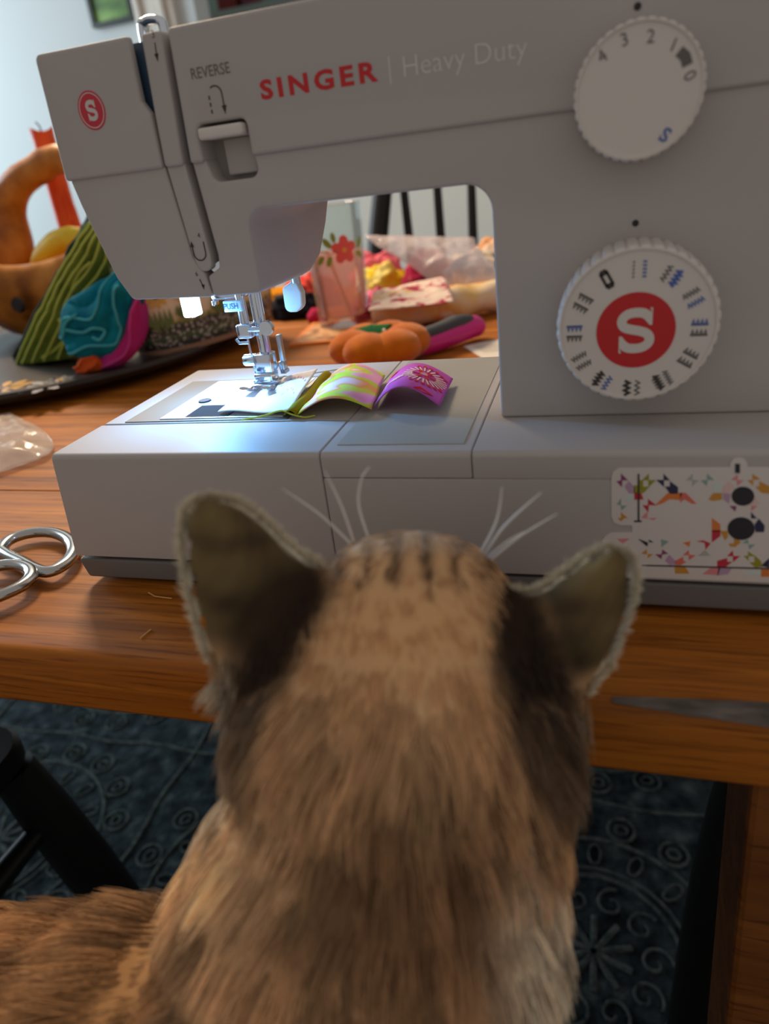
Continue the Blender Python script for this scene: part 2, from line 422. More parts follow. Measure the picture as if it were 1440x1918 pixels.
def medallion(cx, cy, s=1.0, rot=0.0):
    L = []
    for r, w in ((.105, .005), (.117, .004), (.165, .007)): L.append(ribbon(circ(cx, cy, r * s, 48), w, True))
    for k in range(10):
        a = rot + 2 * math.pi * k / 10; q = (cx + .072 * s * math.cos(a), cy + .072 * s * math.sin(a))
        sp = [(q[0] + (.022 - .0011 * i) * s * math.cos(a + i * .42), q[1] + (.022 - .0011 * i) * s * math.sin(a + i * .42)) for i in range(18)]
        L.append(ribbon(sp, .0042))
        L.append(ribbon([(cx + r * s * math.cos(a + .31), cy + r * s * math.sin(a + .31)) for r in (.004, .02, .036, .048)], .009))
    for k in range(16):
        a = rot + 2 * math.pi * k / 16
        L.append(ribbon([(cx + (.14 + .016 * math.cos(t)) * s * math.cos(a + .06 * math.sin(t)), cy + (.14 + .016 * math.cos(t)) * s * math.sin(a + .06 * math.sin(t))) for t in [i * 2 * math.pi / 10 for i in range(10)]], .0035, True))
        L.append(ribbon([(cx + (.19 + .02 * math.cos(t)) * s * math.cos(a + .2 + .1 * math.sin(t)), cy + (.19 + .02 * math.cos(t)) * s * math.sin(a + .2 + .1 * math.sin(t))) for t in [i * 2 * math.pi / 12 for i in range(12)]], .005, True))
        L.append(ribbon([(cx + (.19 + .008 * math.cos(t)) * s * math.cos(a + .2 + .05 * math.sin(t)), cy + (.19 + .008 * math.cos(t)) * s * math.sin(a + .2 + .05 * math.sin(t))) for t in [i * 2 * math.pi / 6 for i in range(6)]], .004, True))
    return L
RL = []
for i in range(-4, 4):
    for j in range(-1, 4):
        RL += medallion(.285 + i * .46, .29 + j * .46, 1.0, i * .7 + j)
for j in range(-2, 5): RL += [ribbon([(-1.85 + k * .03, .52 + (j - 1) * .46 + .004 * math.sin(k)) for k in range(104)], .006)]
for i in range(-4, 5): RL += [ribbon([(.515 + (i - 1) * .46 + .004 * math.sin(k), -.85 + k * .03) for k in range(84)], .007)]
_v, _f = join(*RL)
rp = mesh('raised_pattern', _v, _f, M_rugl, rug, smooth='all'); rp['kind'] = 'stuff'

# ================================================================== DINING TABLE
M_table = wood('oiled_oak', srgb(132, 74, 20), srgb(166, 96, 28), srgb(190, 116, 36), .50, (1.6, 70, 70), .2)
M_edge = wood('dark_oak_edge', srgb(96, 52, 18), srgb(122, 70, 26), srgb(140, 84, 34), .45, (2.0, 34, 34), .4)
tb = thing('dining_table', 'thick oak plank dining table with a worn front edge', 'table', (-.3, .45, FURN))
TX0, TX1, TY0 = -1.15, .5, -.060
PW = .1807
for k in range(6):
    y0 = TY0 + k * PW; y1 = y0 + PW - .0009
    prof = round_poly([(y0, -.0355, .003), (y1, -.0355, .001), (y1, 0, .0012), (y0, 0, .006 if k == 0 else .0012)], .002, 4)
    N = len(prof); nx = 24; V = []; F = []
    for i in range(nx + 1):
        x = TX0 + (TX1 - TX0) * i / nx
        for p in prof:
            j = .0012 * fbm((x * 9, p.y * 30, 3.1 + k)) if (k == 0 and p.x < y0 + .008) else 0
            V.append((x, p.x + j, p.y))
    for i in range(nx):
        for q in range(N): F.append((i * N + q, i * N + (q + 1) % N, (i + 1) * N + (q + 1) % N, (i + 1) * N + q))
    F.append(list(range(N))); F.append([nx * N + q for q in range(N)])
    mesh('plank', V, F, M_table, tb, smooth=40)
# worn grey chip along the front edge
M_chip = mat('bare_weathered_wood', srgb(92, 82, 74), .8, var=(60, 6, [(.3, srgb(62, 54, 48)), (.6, srgb(104, 94, 86)), (.75, srgb(136, 120, 104))]), stretch=(1, 4, 4), bump=(120, .6))
V, F = [], []; nn = 40
for i in range(nn + 1):
    u = i / nn; x = .285 + u * .205
    h = (.3 + .7 * min(1, max(0, (u - .1) * 3))) * (1 + .35 * fbm((u * 14, 0, 1)))
    w0 = .0008 + .0042 * h * (1 if u > .1 else u * 10)
    for a_, rr in ((1.25, .0068), (1.65, .0070), (2.2, .0070), (2.7, .0070), (3.05, .0068)):
        s = (a_ - 2.15) * min(1, w0 / .0045)
        aa = 2.15 + s
        V.append((x, TY0 + .006 + .0072 * math.cos(aa) , -.006 + .0072 * math.sin(aa)))
for i in range(nn):
    for q in range(4): F.append((i * 5 + q, i * 5 + q + 1, (i + 1) * 5 + q + 1, (i + 1) * 5 + q))
chip = mesh('worn_chip', V, F, M_chip, tb, smooth='all'); chip['label'] = 'grey bare wood where the front edge is chipped'
# legs
def table_leg(x0, y0, sx, sy):
    w = .105; wy = .05; V = []
    lv = [(-.036, 0), (-.30, .008), (FURN, .022)]
    for z, tpr in lv:
        xa, xb = (x0 + tpr, x0 + w) if sx > 0 else (x0 - w, x0 - tpr)
        ya, yb = (y0, y0 + wy - tpr * .4) if sy > 0 else (y0 - wy + tpr * .4, y0)
        V += [(xa, ya, z), (xb, ya, z), (xb, yb, z), (xa, yb, z)]
    F = [(0, 1, 2, 3), (8, 11, 10, 9)]
    for k in range(2):
        for i in range(4): F.append((k * 4 + i, k * 4 + (i + 1) % 4, k * 4 + 4 + (i + 1) % 4, k * 4 + 4 + i))
    o = mesh('leg', V, F, M_edge, tb); m = o.modifiers.new('b', 'BEVEL'); m.width = .003; m.segments = 2
table_leg(.342, -.035, 1, 1); table_leg(.333, .985, 1, -1); table_leg(-1.02, -.035, -1, 1); table_leg(-1.02, .985, -1, -1)

# ================================================================== CHAIRS
M_black = mat('black_lacquer', srgb(20, 19, 18), .42, spec=.35, bump=(60, .05))
def make_chair(label):
    t = thing('spindle_chair', label, 'chair')
    SH = .455
    prof = round_poly([(-.185, -.172, .04), (.185, -.172, .04), (.178, .172, .05), (-.178, .172, .05)], .06, 6)
    N = len(prof); V, F = [], []
    for z, s in ((SH - .034, .93), (SH - .02, 1.0), (SH - .004, 1.0), (SH, .98)): V += [(p.x * s, p.y * s, z) for p in prof]
    V.append((0, 0, SH - .008))
    for k in range(3):
        for i in range(N): F.append((k * N + i, k * N + (i + 1) % N, (k + 1) * N + (i + 1) % N, (k + 1) * N + i))
    F.append(list(range(N))[::-1])
    for i in range(N): F.append((3 * N + i, 3 * N + (i + 1) % N, 4 * N))
    mesh('seat', V, F, M_black, t, smooth=40)
    tops = {}
    for sx in (-1, 1):
        for sy in (-1, 1):
            a = Vector((sx * .162, sy * .148, SH - .03)); b = Vector((sx * .225, sy * .190, 0))
            P = [a.lerp(b, q) for q in (0, .15, .35, .55, .8, 1)]
            tube('leg', P, [.021, .025, .027, .025, .020, .015], M_black, t, 12); tops[(sx, sy)] = (a, b)
    mids = []
    for sx in (-1, 1):
        p = tops[(sx, -1)][0].lerp(tops[(sx, -1)][1], .17); q = tops[(sx, 1)][0].lerp(tops[(sx, 1)][1], .17)
        tube('stretcher', [p, p.lerp(q, .5), q], [.010, .015, .010], M_black, t, 10); mids.append(p.lerp(q, .5))
    tube('stretcher', [mids[0], mids[0].lerp(mids[1], .5), mids[1]], [.010, .014, .010], M_black, t, 10)
    for sx in (-1, 1):
        P = [Vector((sx * .185, .12, SH - .008)), Vector((sx * .19, .19, SH + .25)), Vector((sx * .15, .25, SH + .50))]
        tube('back_post', spline(P, 4), [.020, .021, .016], M_black, t, 12)
    for k in range(5):
        u = (k - 2) / 2 * .66
        P = [Vector((u * .16, .165, SH - .006)), Vector((u * .185, .215, SH + .25)), Vector((u * .205, .252, SH + .48))]
        tube('spindle', spline(P, 3), [.008, .0095, .007], M_black, t, 8)
    V, F = [], []
    for i in range(13):
        u = i / 12 * 2 - 1; x = u * .20; y = .262 - .02 * (1 - u * u) * -1 - .015; zc = SH + .505
        hh = .038 * (1 - .25 * u * u)
        V += [(x, y - .010, zc - hh), (x, y + .010, zc - hh), (x, y + .012, zc + hh), (x, y - .008, zc + hh)]
    for i in range(12):
        for q in range(4): F.append((i * 4 + q, i * 4 + (q + 1) % 4, (i + 1) * 4 + (q + 1) % 4, (i + 1) * 4 + q))
    F.append((0, 1, 2, 3)); F.append((48, 51, 50, 49))
    mesh('crest_rail', V, F, M_black, t, smooth=30)
    return t
def dup(root, label):
    r = root.copy(); COL.objects.link(r); r['label'] = label
    for ch in root.children:
        c = ch.copy(); COL.objects.link(c); c.parent = r
    return r
ch0 = make_chair('black spindle back chair across the table behind the plastic bag')
# far chair: faces -Y, its back at +Y
ch0.location = (.045, .93, FURN); ch0['group'] = 'black spindle chairs'
c1 = dup(ch0, 'black wooden chair with a splayed leg and stretcher at lower left'); c1.location = (-.412, -.056, FURN); c1.rotation_euler.z = math.pi
c2 = dup(ch0, 'black wooden chair whose leg shows beside the oak table leg at lower right'); c2.location = (.557, .382, FURN); c2.rotation_euler.z = -math.pi / 2

# ================================================================== SEWING MACHINE
M_body = mat('grey_plastic', srgb(180, 173, 169), .52, spec=.15, bump=(900, .04, .0003))
M_foot = mat('dark_grey_plastic', srgb(112, 109, 106), .5, spec=.3)
M_dark = mat('dark_cavity', srgb(26, 28, 32), .6)
M_slot = mat('blue_black_slot', srgb(52, 74, 96), .35)  # dark of the channels and the lamp's blue glow in them, put into the colour
M_white = mat('warm_white_plastic', srgb(214, 206, 198), .45, spec=.35)
M_red = mat('red_print', srgb(196, 22, 26), .5)
M_badge = mat('badge_red', srgb(200, 44, 62), .5)
M_ink = mat('grey_black_ink', srgb(58, 52, 48), .6)
M_ink2 = mat('faded_grey_ink', srgb(104, 96, 92), .6)
M_blue = mat('blue_ink', srgb(74, 98, 168), .6)
M_pale = mat('pale_print', srgb(206, 200, 194), .5)
M_chrome = mat('chrome', srgb(215, 220, 228), .12, metal=1.0)
M_steel = mat('brushed_steel', srgb(190, 196, 202), .3, metal=1.0, bump=(300, .05))
M_plate = mat('satin_plate', srgb(196, 200, 206), .45, metal=.4)
M_led = mat('led_lens', (1, 1, 1, 1), .3, emit=((.72, .88, 1, 1), 4))
sm = thing('sewing_machine', 'grey electric sewing machine with two white dials and red lettering', 'sewing machine', (.19, .08, 0))
BZ = .078; AYF = .041; LYF = .0428
XR = .42
# --- bed
_FT = 0
Hx = lambda z: .0022 + (.0087 - .0022) * (z - .016) / .063
prof = round_poly([(.006, .004), (XR, .004), (XR, .0158), (.0025, .0158)], .002, 3)
prism('base_foot', prof, .001, .158, M_foot, sm, .001)
mesh('base_recess', *box_vf((.010, .006, .0150), (XR - .004, .150, .022)), M_dark, sm)
for x in (.04, .36):
    for y in (.03, .13): mesh('rubber_foot', *lathe_vf([(0, .0002), (.008, .0002), (.008, .0045), (0, .0045)], 16, (x, y, 0)), M_dark, sm)
def slab(name, x0, x1, y0, y1, z0, z1, m, r=.003, xl=None):
    """housing block, rounded along its front top edge"""
    P = round_poly([(y0, z0, .0006), (y1, z0, .0006), (y1, z1, .003), (y0, z1, r)], .001, 6)
    V, F = [], []; N = len(P)
    for e, x in ((1, x0), (0, x0 + .0005), (0, x1 - .0005), (1, x1)):
        Q = offset_poly(P, .0005) if e else P
        for p in Q: V.append(((x + (Hx(p.y) - Hx(z1) if (xl and x < x0 + .001) else 0)), p.x, p.y))
    for k in range(3):
        for i in range(N): F.append((k * N + i, k * N + (i + 1) % N, (k + 1) * N + (i + 1) % N, (k + 1) * N + i))
    F.append(list(range(N))); F.append([3 * N + i for i in range(N)])
    return mesh(name, V, F, m, sm, smooth=40)
SX = .1566; SX2 = .2262; SZ = .0654
tray = slab('accessory_tray', .0087, SX, 0, .046, .0180, BZ, M_body, .003, True)
slab('bed_cover', SX + .0004, SX2, 0, .158, SZ + .0003, BZ, M_body)
slab('lower_housing', SX + .0004, XR, 0, .158, .0180, SZ, M_body, .0004)
slab('bed_shoulder', SX2 + .0004, XR, 0, .158, SZ, BZ, M_body)
slab('free_arm', .0087, SX, .0464, .158, .0180, BZ - .0002, M_body, .0008, True)
# raised outline of the bed cover panel
P = [(.1556, .0112), (.2204, .0100), (.2236, .1040), (.2225, .150)]
mesh('bed_panel', *box_vf((SX + .006, .0095, BZ - .0004), (SX2 - .0045, .154, BZ + .0004), 0), mat('bed_panel_plastic', srgb(164, 160, 152), .45, spec=.3), sm)
# --- needle plate area
M_dkplate = mat('grey_bobbin_cover', srgb(96, 91, 84), .5, spec=.3)
mesh('bobbin_surround', *box_vf((.0215, .0480, BZ - .001), (.1215, .126, BZ + .0003)), M_dkplate, sm)
npl = mesh('needle_plate', *box_vf((.0425, .0505, BZ), (.1180, .1225, BZ + .0009), .0004), M_plate, sm)
mesh('screw', *lathe_vf([(0, BZ + .0009), (.004, BZ + .0009), (.0036, BZ + .0018), (0, BZ + .0018)], 20, (.0555, .080, 0)), M_dark, npl)
mesh('bobbin_window', *box_vf((.058, .052, BZ + .0009), (.085, .072, BZ + .00105)), mat('smoked_plastic', srgb(30, 38, 48), .15), npl)
for k in range(5): mesh('feed_tooth', *box_vf((.083 + k * .0035, .092, BZ + .0009), (.0848 + k * .0035, .112, BZ + .0016)), M_steel, npl)
for k in range(7): mesh('guide_line', *box_vf((.0985 + k * .003, .075 + .002 * (k % 2), BZ + .0009), (.0988 + k * .003, .121, BZ + .001)), M_dark, npl)
MINR = .0016
# --- upper shell, cut by the thread channels; all outlines on the front plane
U = lambda *p: pp(AYF, *p)
zr = .2015
zt = .2528
def Lz(x, z): return (x, z)
chL_top = at(237, 65, Y=AYF).x; chL_in = at(262, 57, Y=AYF).x
q1 = at(264, 190, Y=AYF); q2 = at(285, 213, Y=AYF); q3 = at(304, 313, Y=AYF); q4 = at(309, 313, Y=AYF)
s1 = at(299, 47, Y=AYF); s2 = at(311, 50, Y=AYF); s3 = at(343, 309, Y=AYF); s4 = at(356, 308, Y=AYF)
# left plate
prism('face_cover', round_poly([(.0345, zt, .003), (.0325, zr, .001), (q3.x, zr, .0003), (q2.x - .0008, q2.z, .001), (q1.x, q1.z, .001), (chL_top, zt, .0005)], .001, 4), AYF, .0445, M_body, sm, .0015)
box('head_side', (.0350, .0432, zr), (chL_top - .006, .158, zt - .0005), M_body, sm, b=.001)
# strip between the channels
prism('thread_guide_strip', round_poly([(chL_in, zt - .0004, .0006), (q2.x + .0012, q2.z, .001), (q4.x, zr, .0003), (s3.x, zr, .0003), (s1.x, zt - .0004, .0006)], .0005, 3), AYF - .0004, .062, M_body, sm, .0012)
# right plate with the notch for the reverse lever
n1 = at(366, 232, Y=AYF); n2 = at(458, 222, Y=AYF); n3 = at(470, 292, Y=AYF); n4 = at(372, 303, Y=AYF)
nl, nr, nt_ = n1.x, at(466, 262, Y=AYF).x, (n1.z + n2.z) / 2
prism('arm_cover', round_poly([(s4.x, zr, .0003), (nl, zr, .0006), (nl, nt_, .003), (nr, nt_, .003), (nr, zr, .0006), (XR, zr, .001), (XR, zt, .003), (s2.x, zt, .0005)], .001, 4), AYF, .158, M_body, sm, .0015)
# core behind the channels
mesh('inner_core', *join(box_vf((chL_top - .006, .0475, zr + .002), (.1030, .150, zt - .002)), box_vf((.090, .056, .150), (.1030, .150, zr + .002))), M_slot, sm)
# --- lower shell: left cheek
W = lambda *p: pp(LYF, *p)
zr2 = zr + .0012
l1 = at(361, 482, Y=LYF); l2 = at(384, 512, Y=LYF); l3 = at(400, 560, Y=LYF)
hb = .1432
def lift_at(Y):
    pts = [(.043, .1430), (.10, .1422), (.112, .1428), (.1285, .1484), (.145, .1642), (.1555, .1779)]
    for (a, za), (b, zb_) in zip(pts[:-1], pts[1:]):
        if a <= Y <= b: return za + (zb_ - za) * (Y - a) / (b - a)
    return pts[-1][1]
def lifter(Y, xmax=.130):
    h = lift_at(Y)
    return lambda x, z: (x, h + (z - hb) * (zr - h) / (zr - hb)) if (x < xmax and z < zr - .001) else (x, z)
ST = [(Y, lifter(Y)) for Y in (.10, .112, .120, .1285, .137, .145, .1555)]
prism('head_cheek', round_poly([(.0338, zr2, .001), (.0362, .190, .01), (.0450, .1560, .006), (.0510, hb + .0015, .004), (l3.x - .0003, hb, .0004), (l2.x - .0003, l2.z, .0004), (l1.x, l1.z, .002), (q3.x, zr2, .0003)], .001, 5), LYF, .156, M_body, sm, .0012, ST)
# strip continuing down to its rounded tip
t1 = at(405, 478, Y=LYF); t2 = at(408, 500, Y=LYF); t3 = at(380, 508, Y=LYF)
prism('thread_guide_lower', round_poly([(q4.x, zr2, .0003), (l1.x + .0006, l1.z, .002), (t3.x - .001, t3.z - .0006, .004), (t2.x - .003, t2.z - .001, .004), (t1.x - .003, t1.z, .002), (s3.x, zr2, .0003)], .001, 5), LYF - .0006, .062, M_body, sm, .0008)
# pillar, arm underside and the right half of the head: one C-shaped housing
n5 = at(478, 322, Y=LYF); nb = at(430, 338, Y=LYF).z
wl, wr_, wt = .1226, .2340, .1800
prism('pillar_housing', round_poly([(s4.x, zr2, .0003), (t1.x + .0006, t1.z, .003), (t2.x + .0004, t2.z - .0005, .002), (l2.x + .0010, l2.z - .0015, .0008), (l3.x + .0002, hb, .0004), (wl, hb, .003), (wl, wt, .008), (wr_, wt, .011), (wr_, BZ, .0005), (XR, BZ, .001), (XR, zr2, .0005), (nr, zr2, .0006), (nr + .0012, nb, .004), (nl + .0030, nb, .004), (nl, zr2, .0006)], .001, 7), LYF, .156, M_body, sm, .0014, ST)
# metal peg at the strip's tip
prism('thread_hook', round_poly(pp(LYF, (388, 500, .001), (412, 486, .001), (416, 500, .001), (396, 514, .001)), .0006, 3), LYF + .002, .05, M_chrome, sm, .0003)
MINR = 0.0
# --- reverse lever in its recess
M_rec = mat('recess_plastic', srgb(150, 145, 138), .5)
mesh('lever_recess', *join(box_vf((nl - .002, .0545, nb - .002), (nr + .004, .060, nt_ + .002))), M_rec, sm)
rv = thing  # noqa
lv0 = at(371, 255, Y=.044); lv1 = at(459, 243, Y=.044)
lever = mesh('reverse_lever', *box_vf((nl + .0012, .0385, lv0.z - .0022), (nr - .0012, .0545, lv0.z + .0026), .0012), M_white, sm, smooth=40)
mesh('lever_tongue', *box_vf((nl + .0068, .0500, nb + .002), (nr - .002, .0545, lv0.z - .0022), .0010), M_body, lever, smooth=40)
# --- ridge printing
yp = AYF - .00015
def uline(cx, cz, w, h, down=True):
    return [(cx - w / 2, cz - h / 2)] + [(cx + w / 2 * math.cos(a), cz + h / 2 - w / 2 + w / 2 * math.sin(a)) for a in [math.pi - math.pi * i / 10 for i in range(11)]] + [(cx + w / 2, cz - h / 2 + .002)]
rvb = at(360, 149, Y=AYF); rve = at(432, 136, Y=AYF)
text('reverse_lettering', 'REVERSE', rvb.x, rvb.z, yp, .0058, M_ink2, sm, .00003, width=rve.x - rvb.x)
c = at(405, 186, Y=AYF); arrow = uline(c.x, c.z, .0062, .0100)
tip = arrow[-1]
polys = stroke(arrow[4:], .0006) + [[(tip[0] - .0012, tip[1] + .0004), (tip[0] + .0012, tip[1] + .0004), (tip[0], tip[1] - .003)]]
for k in range(3): polys += stroke([(arrow[0][0], arrow[0][1] + k * .0026), (arrow[0][0], arrow[0][1] + .0015 + k * .0026)], .0007)
flat('reverse_arrow', polys, yp, M_ink, sm)
b0 = at(490, 184, Y=AYF); b1 = at(709, 152, Y=AYF)
text('red_lettering', 'SINGER', b0.x, (b0.z + b1.z) / 2, yp, .0094, M_red, sm, .00034, width=b1.x - b0.x, spacing=1.32)
d0 = at(726, 106, Y=AYF); d1 = at(731, 157, Y=AYF)
flat('divider', [[(d0.x, d0.z), (d0.x + .0006, d0.z), (d0.x + .0006, d1.z), (d0.x, d1.z)]], yp, M_pale, sm)
h0 = at(757, 143, Y=AYF); h1 = at(988, 116, Y=AYF)
text('pale_lettering', 'Heavy Duty', h0.x, (h0.z + at(960, 112, Y=AYF).z) / 2, yp, .0102, M_pale, sm, -.00008, width=h1.x - h0.x)
c = at(172, 207, Y=AYF); brx = (at(197, 205, Y=AYF).x - at(147, 208, Y=AYF).x) / 2; brz = (at(165, 170, Y=AYF).z - at(180, 245, Y=AYF).z) / 2
bd = flat('badge', [ell((c.x, c.z), brx, brz, 48)], yp, M_badge, sm)
ring = []
for i in range(48):
    a0 = 2 * math.pi * i / 48; a1 = 2 * math.pi * (i + 1) / 48
    ring.append([(c.x + brx * k * math.cos(a), c.z + brz * k * math.sin(a)) for k, a in ((.90, a0), (.90, a1), (.85, a1), (.85, a0))])
flat('badge_ring', ring, yp - .0001, M_pale, bd)
flat('badge_letter', s_logo(c.x, c.z, brz * .86, .26, .80), yp - .0001, M_pale, bd)
# guide arrows on the strip
ys = AYF - .00055
a0 = at(291, 80, Y=AYF); a1 = at(297, 116, Y=AYF)
flat('guide_arrow', stroke([(a0.x, a0.z), (a1.x, a1.z + .002)], .0005) + [[(a1.x - .001, a1.z + .003), (a1.x + .001, a1.z + .003), (a1.x, a1.z)]], ys, M_ink, sm)
text('guide_number', '3', at(286, 72, Y=AYF).x, at(286, 72, Y=AYF).z, ys, .004, M_ink2, sm)
ys = LYF - .0008
c = at(374, 468, Y=LYF)
P = [(c.x + .0032, c.z + .0035)] + [(c.x + .0032 * math.cos(a), c.z - .0015 + .0032 * math.sin(a)) for a in [-math.pi * i / 10 for i in range(11)]] + [(c.x - .0032, c.z + .0018)]
flat('hook_arrow', stroke(P, .0006) + [[(c.x - .0043, c.z + .0016), (c.x - .0021, c.z + .0016), (c.x - .0032, c.z + .0042)]], ys, M_ink, sm)
text('guide_number', '4', at(372, 445, Y=LYF).x, at(372, 445, Y=LYF).z, ys, .003, M_ink, sm)
ys = LYF - .00015
a0 = at(374, 523, Y=LYF); a1 = at(382, 541, Y=LYF)
flat('needle_arrow', stroke([(a0.x, a0.z), (a1.x, a1.z + .001)], .0005) + [[(a1.x - .0009, a1.z + .002), (a1.x + .0009, a1.z + .002), (a1.x, a1.z - .0004)]], ys, M_ink, sm)
text('guide_number', '6', at(367, 517, Y=LYF).x, at(367, 517, Y=LYF).z, ys, .003, M_ink, sm)
# take-up lever on top
tu = at(286, 47, Y=.056)
P = [tu + Vector(v) for v in ((-.0055, 0, -.030), (-.0055, 0, -.002), (-.003, 0, .0016), (.001, 0, .0018), (.0045, 0, .0004), (.0052, 0, -.004), (.0052, 0, -.030))]
tube('take_up_lever', spline(P, 5), .0019, M_chrome, sm, 10, flat=1.7, up=(0, 1, 0))
# --- dials
def dial(name, c, face_y, r, back_y, ridges, depth):
    V, F = [], []; seg = ridges * 8
    prof = [(r * 1.0, back_y, 1), (r * 1.0, face_y + .004, 1), (r * .985, face_y + .0008, .8), (r * .955, face_y, 0), (r * .93, face_y, 0), (r * .925, face_y + .0007, 0), (0.0, face_y + .0007, 0)]
    n = len(prof)
    for i in range(seg):
        a = 2 * math.pi * i / seg; w = abs(math.sin(a * ridges / 2))
        for rr, y, k in prof:
            q = rr - k * depth * (1 - w) ** 2
            V.append((c[0] + q * math.cos(a), y, c[1] + q * math.sin(a)))
    for i in range(seg):
        j = (i + 1) % seg
        for k in range(n - 1): F.append((i * n + k, j * n + k, j * n + k + 1, i * n + k + 1))
    F.append([i * n for i in range(seg)])
    o = mesh(name, V, F, M_white, sm, smooth=30)
    return o
# length dial
f1 = .0255
c1_ = at(1196, 172, Y=f1); r1 = (at(1322, 168, Y=f1).x - at(1070, 175, Y=f1).x) / 2
D1 = dial('length_dial', (c1_.x, c1_.z), f1, r1, AYF, 38, .0009)
py = f1 + .0005
for s, px, an in (('4', (1127, 105), .62), ('3', (1169, 73), .28), ('2', (1219, 67), -.05), ('1', (1262, 83), -.40), ('0', (1293, 141), -1.15)):
    q = at(*px, Y=f1); text('dial_number', s, q.x, q.z, py, .0058, M_ink2, D1, 0, ang=an, center=True)
q = at(1246, 253, Y=f1); text('dial_letter', 'S', q.x, q.z, py, .0065, M_blue, D1, .00012, ang=2.6, center=True)
q = at(1238, 257, Y=f1); text('dial_mark', '1', q.x - .0005, q.z, py, .0028, M_blue, D1, 0, ang=2.6, center=True)
qa = at(1272, 95, Y=f1); qb = at(1288, 122, Y=f1)
flat('dial_bar', stroke([(qa.x, qa.z), ((qa.x + qb.x) / 2 + .0006, (qa.z + qb.z) / 2 + .0004), (qb.x, qb.z)], .0034), py, M_ink2, D1)
# stitch dial
f2 = .0215
c2_ = at(1192, 612, Y=f2); r2 = (at(1352, 605, Y=f2).x - at(1040, 612, Y=f2).x) / 2
D2 = dial('stitch_dial', (c2_.x, c2_.z), f2, r2, LYF, 40, .0010)
py = f2 + .0005
q = at(1190, 620, Y=f2); rr_ = (at(1265, 618, Y=f2).x - at(1116, 622, Y=f2).x) / 2
disc = flat('red_disc', [ell((q.x, q.z), rr_, rr_, 64)], py, M_red, D2)
flat('disc_letter', s_logo(q.x, q.z, rr_ * .98, .25, .98), py - .0002, M_white, disc)
def zig(n, amp, L):
    return [(-L / 2 + L * i / (2 * n), amp * (1 if i % 2 else -1)) for i in range(2 * n + 1)]
bk, bl, gr = [], [], []
cen = (q.x, q.z)
glyph = ['dash', 'zig', 'zig', 'tooth', 'tooth', 'zig', 'zig', 'zig', 'zig', 'tooth', 'tooth', 'hole']
for k in range(12):
    a = math.pi / 2 - k * math.pi / 6 - .02
    for side in (-1, 1):
        blue = (side == 1 and k in (0, 1, 2)) or (side == -1 and k in (3,)) or (k in (7, 9) and side == (-1 if k == 7 else 1))
        L = r2 * .20; off = side * r2 * .065; R = r2 * .755
        g = glyph[k]; w = .00055
        if g == 'hole':
            if side == 1:
                pts = [stroke([(-L * .5, r2 * .04), (L * .5, r2 * .04)], .0011), stroke([(-L * .5, -r2 * .04), (L * .5, -r2 * .04)], .0011), stroke([(L * .45, -r2 * .04), (L * .45, r2 * .04)], .0022), stroke([(-L * .45, -r2 * .04), (-L * .45, r2 * .04)], .0022)]
                pts = [p for s in pts for p in s]; off = 0
            else: continue
        elif g == 'dash':
            pts = [p for i in range(5) for p in stroke([(-L * .5 + i * L * .22, 0), (-L * .5 + i * L * .22 + L * .11, 0)], .0007 if side < 0 else .0015)]
        elif g == 'tooth':
            pts = stroke([(-L / 2, -.0006), (L / 2, -.0006)], w)
            for i in range(4): pts += stroke([(-L / 2 + i * L / 4 + .0002, -.0006), (-L / 2 + (i + .5) * L / 4, .0014), (-L / 2 + (i + .8) * L / 4, -.0006)], w)
        else:
            pts = stroke(zig(3 + k % 3, .0009, L), .0011 if (side == 1 and k in (1, 5, 6, 7)) else w)
        ca, sa = math.cos(a), math.sin(a); out = []
        for poly in pts:
            out.append([(cen[0] + (R + p[0]) * ca - (off * -1 + p[1]) * sa * 1.0, cen[1] + (R + p[0]) * sa + (off * -1 + p[1]) * ca) for p in poly])
        flat('stitch_mark', out, py, M_blue if blue else (M_ink if (g == 'hole' or (k in (5, 6, 7) and side == 1)) else mat('dim_ink', srgb(98, 94, 92), .6)), D2)
for px in ((1194, 12), (1190, 418)):
    q = at(*px, Y=AYF if px[1] < 100 else LYF)
    flat('index_dot', [ell((q.x, q.z), .0013, .0013, 16)], (AYF if px[1] < 100 else LYF) - .0002, M_dark, sm)
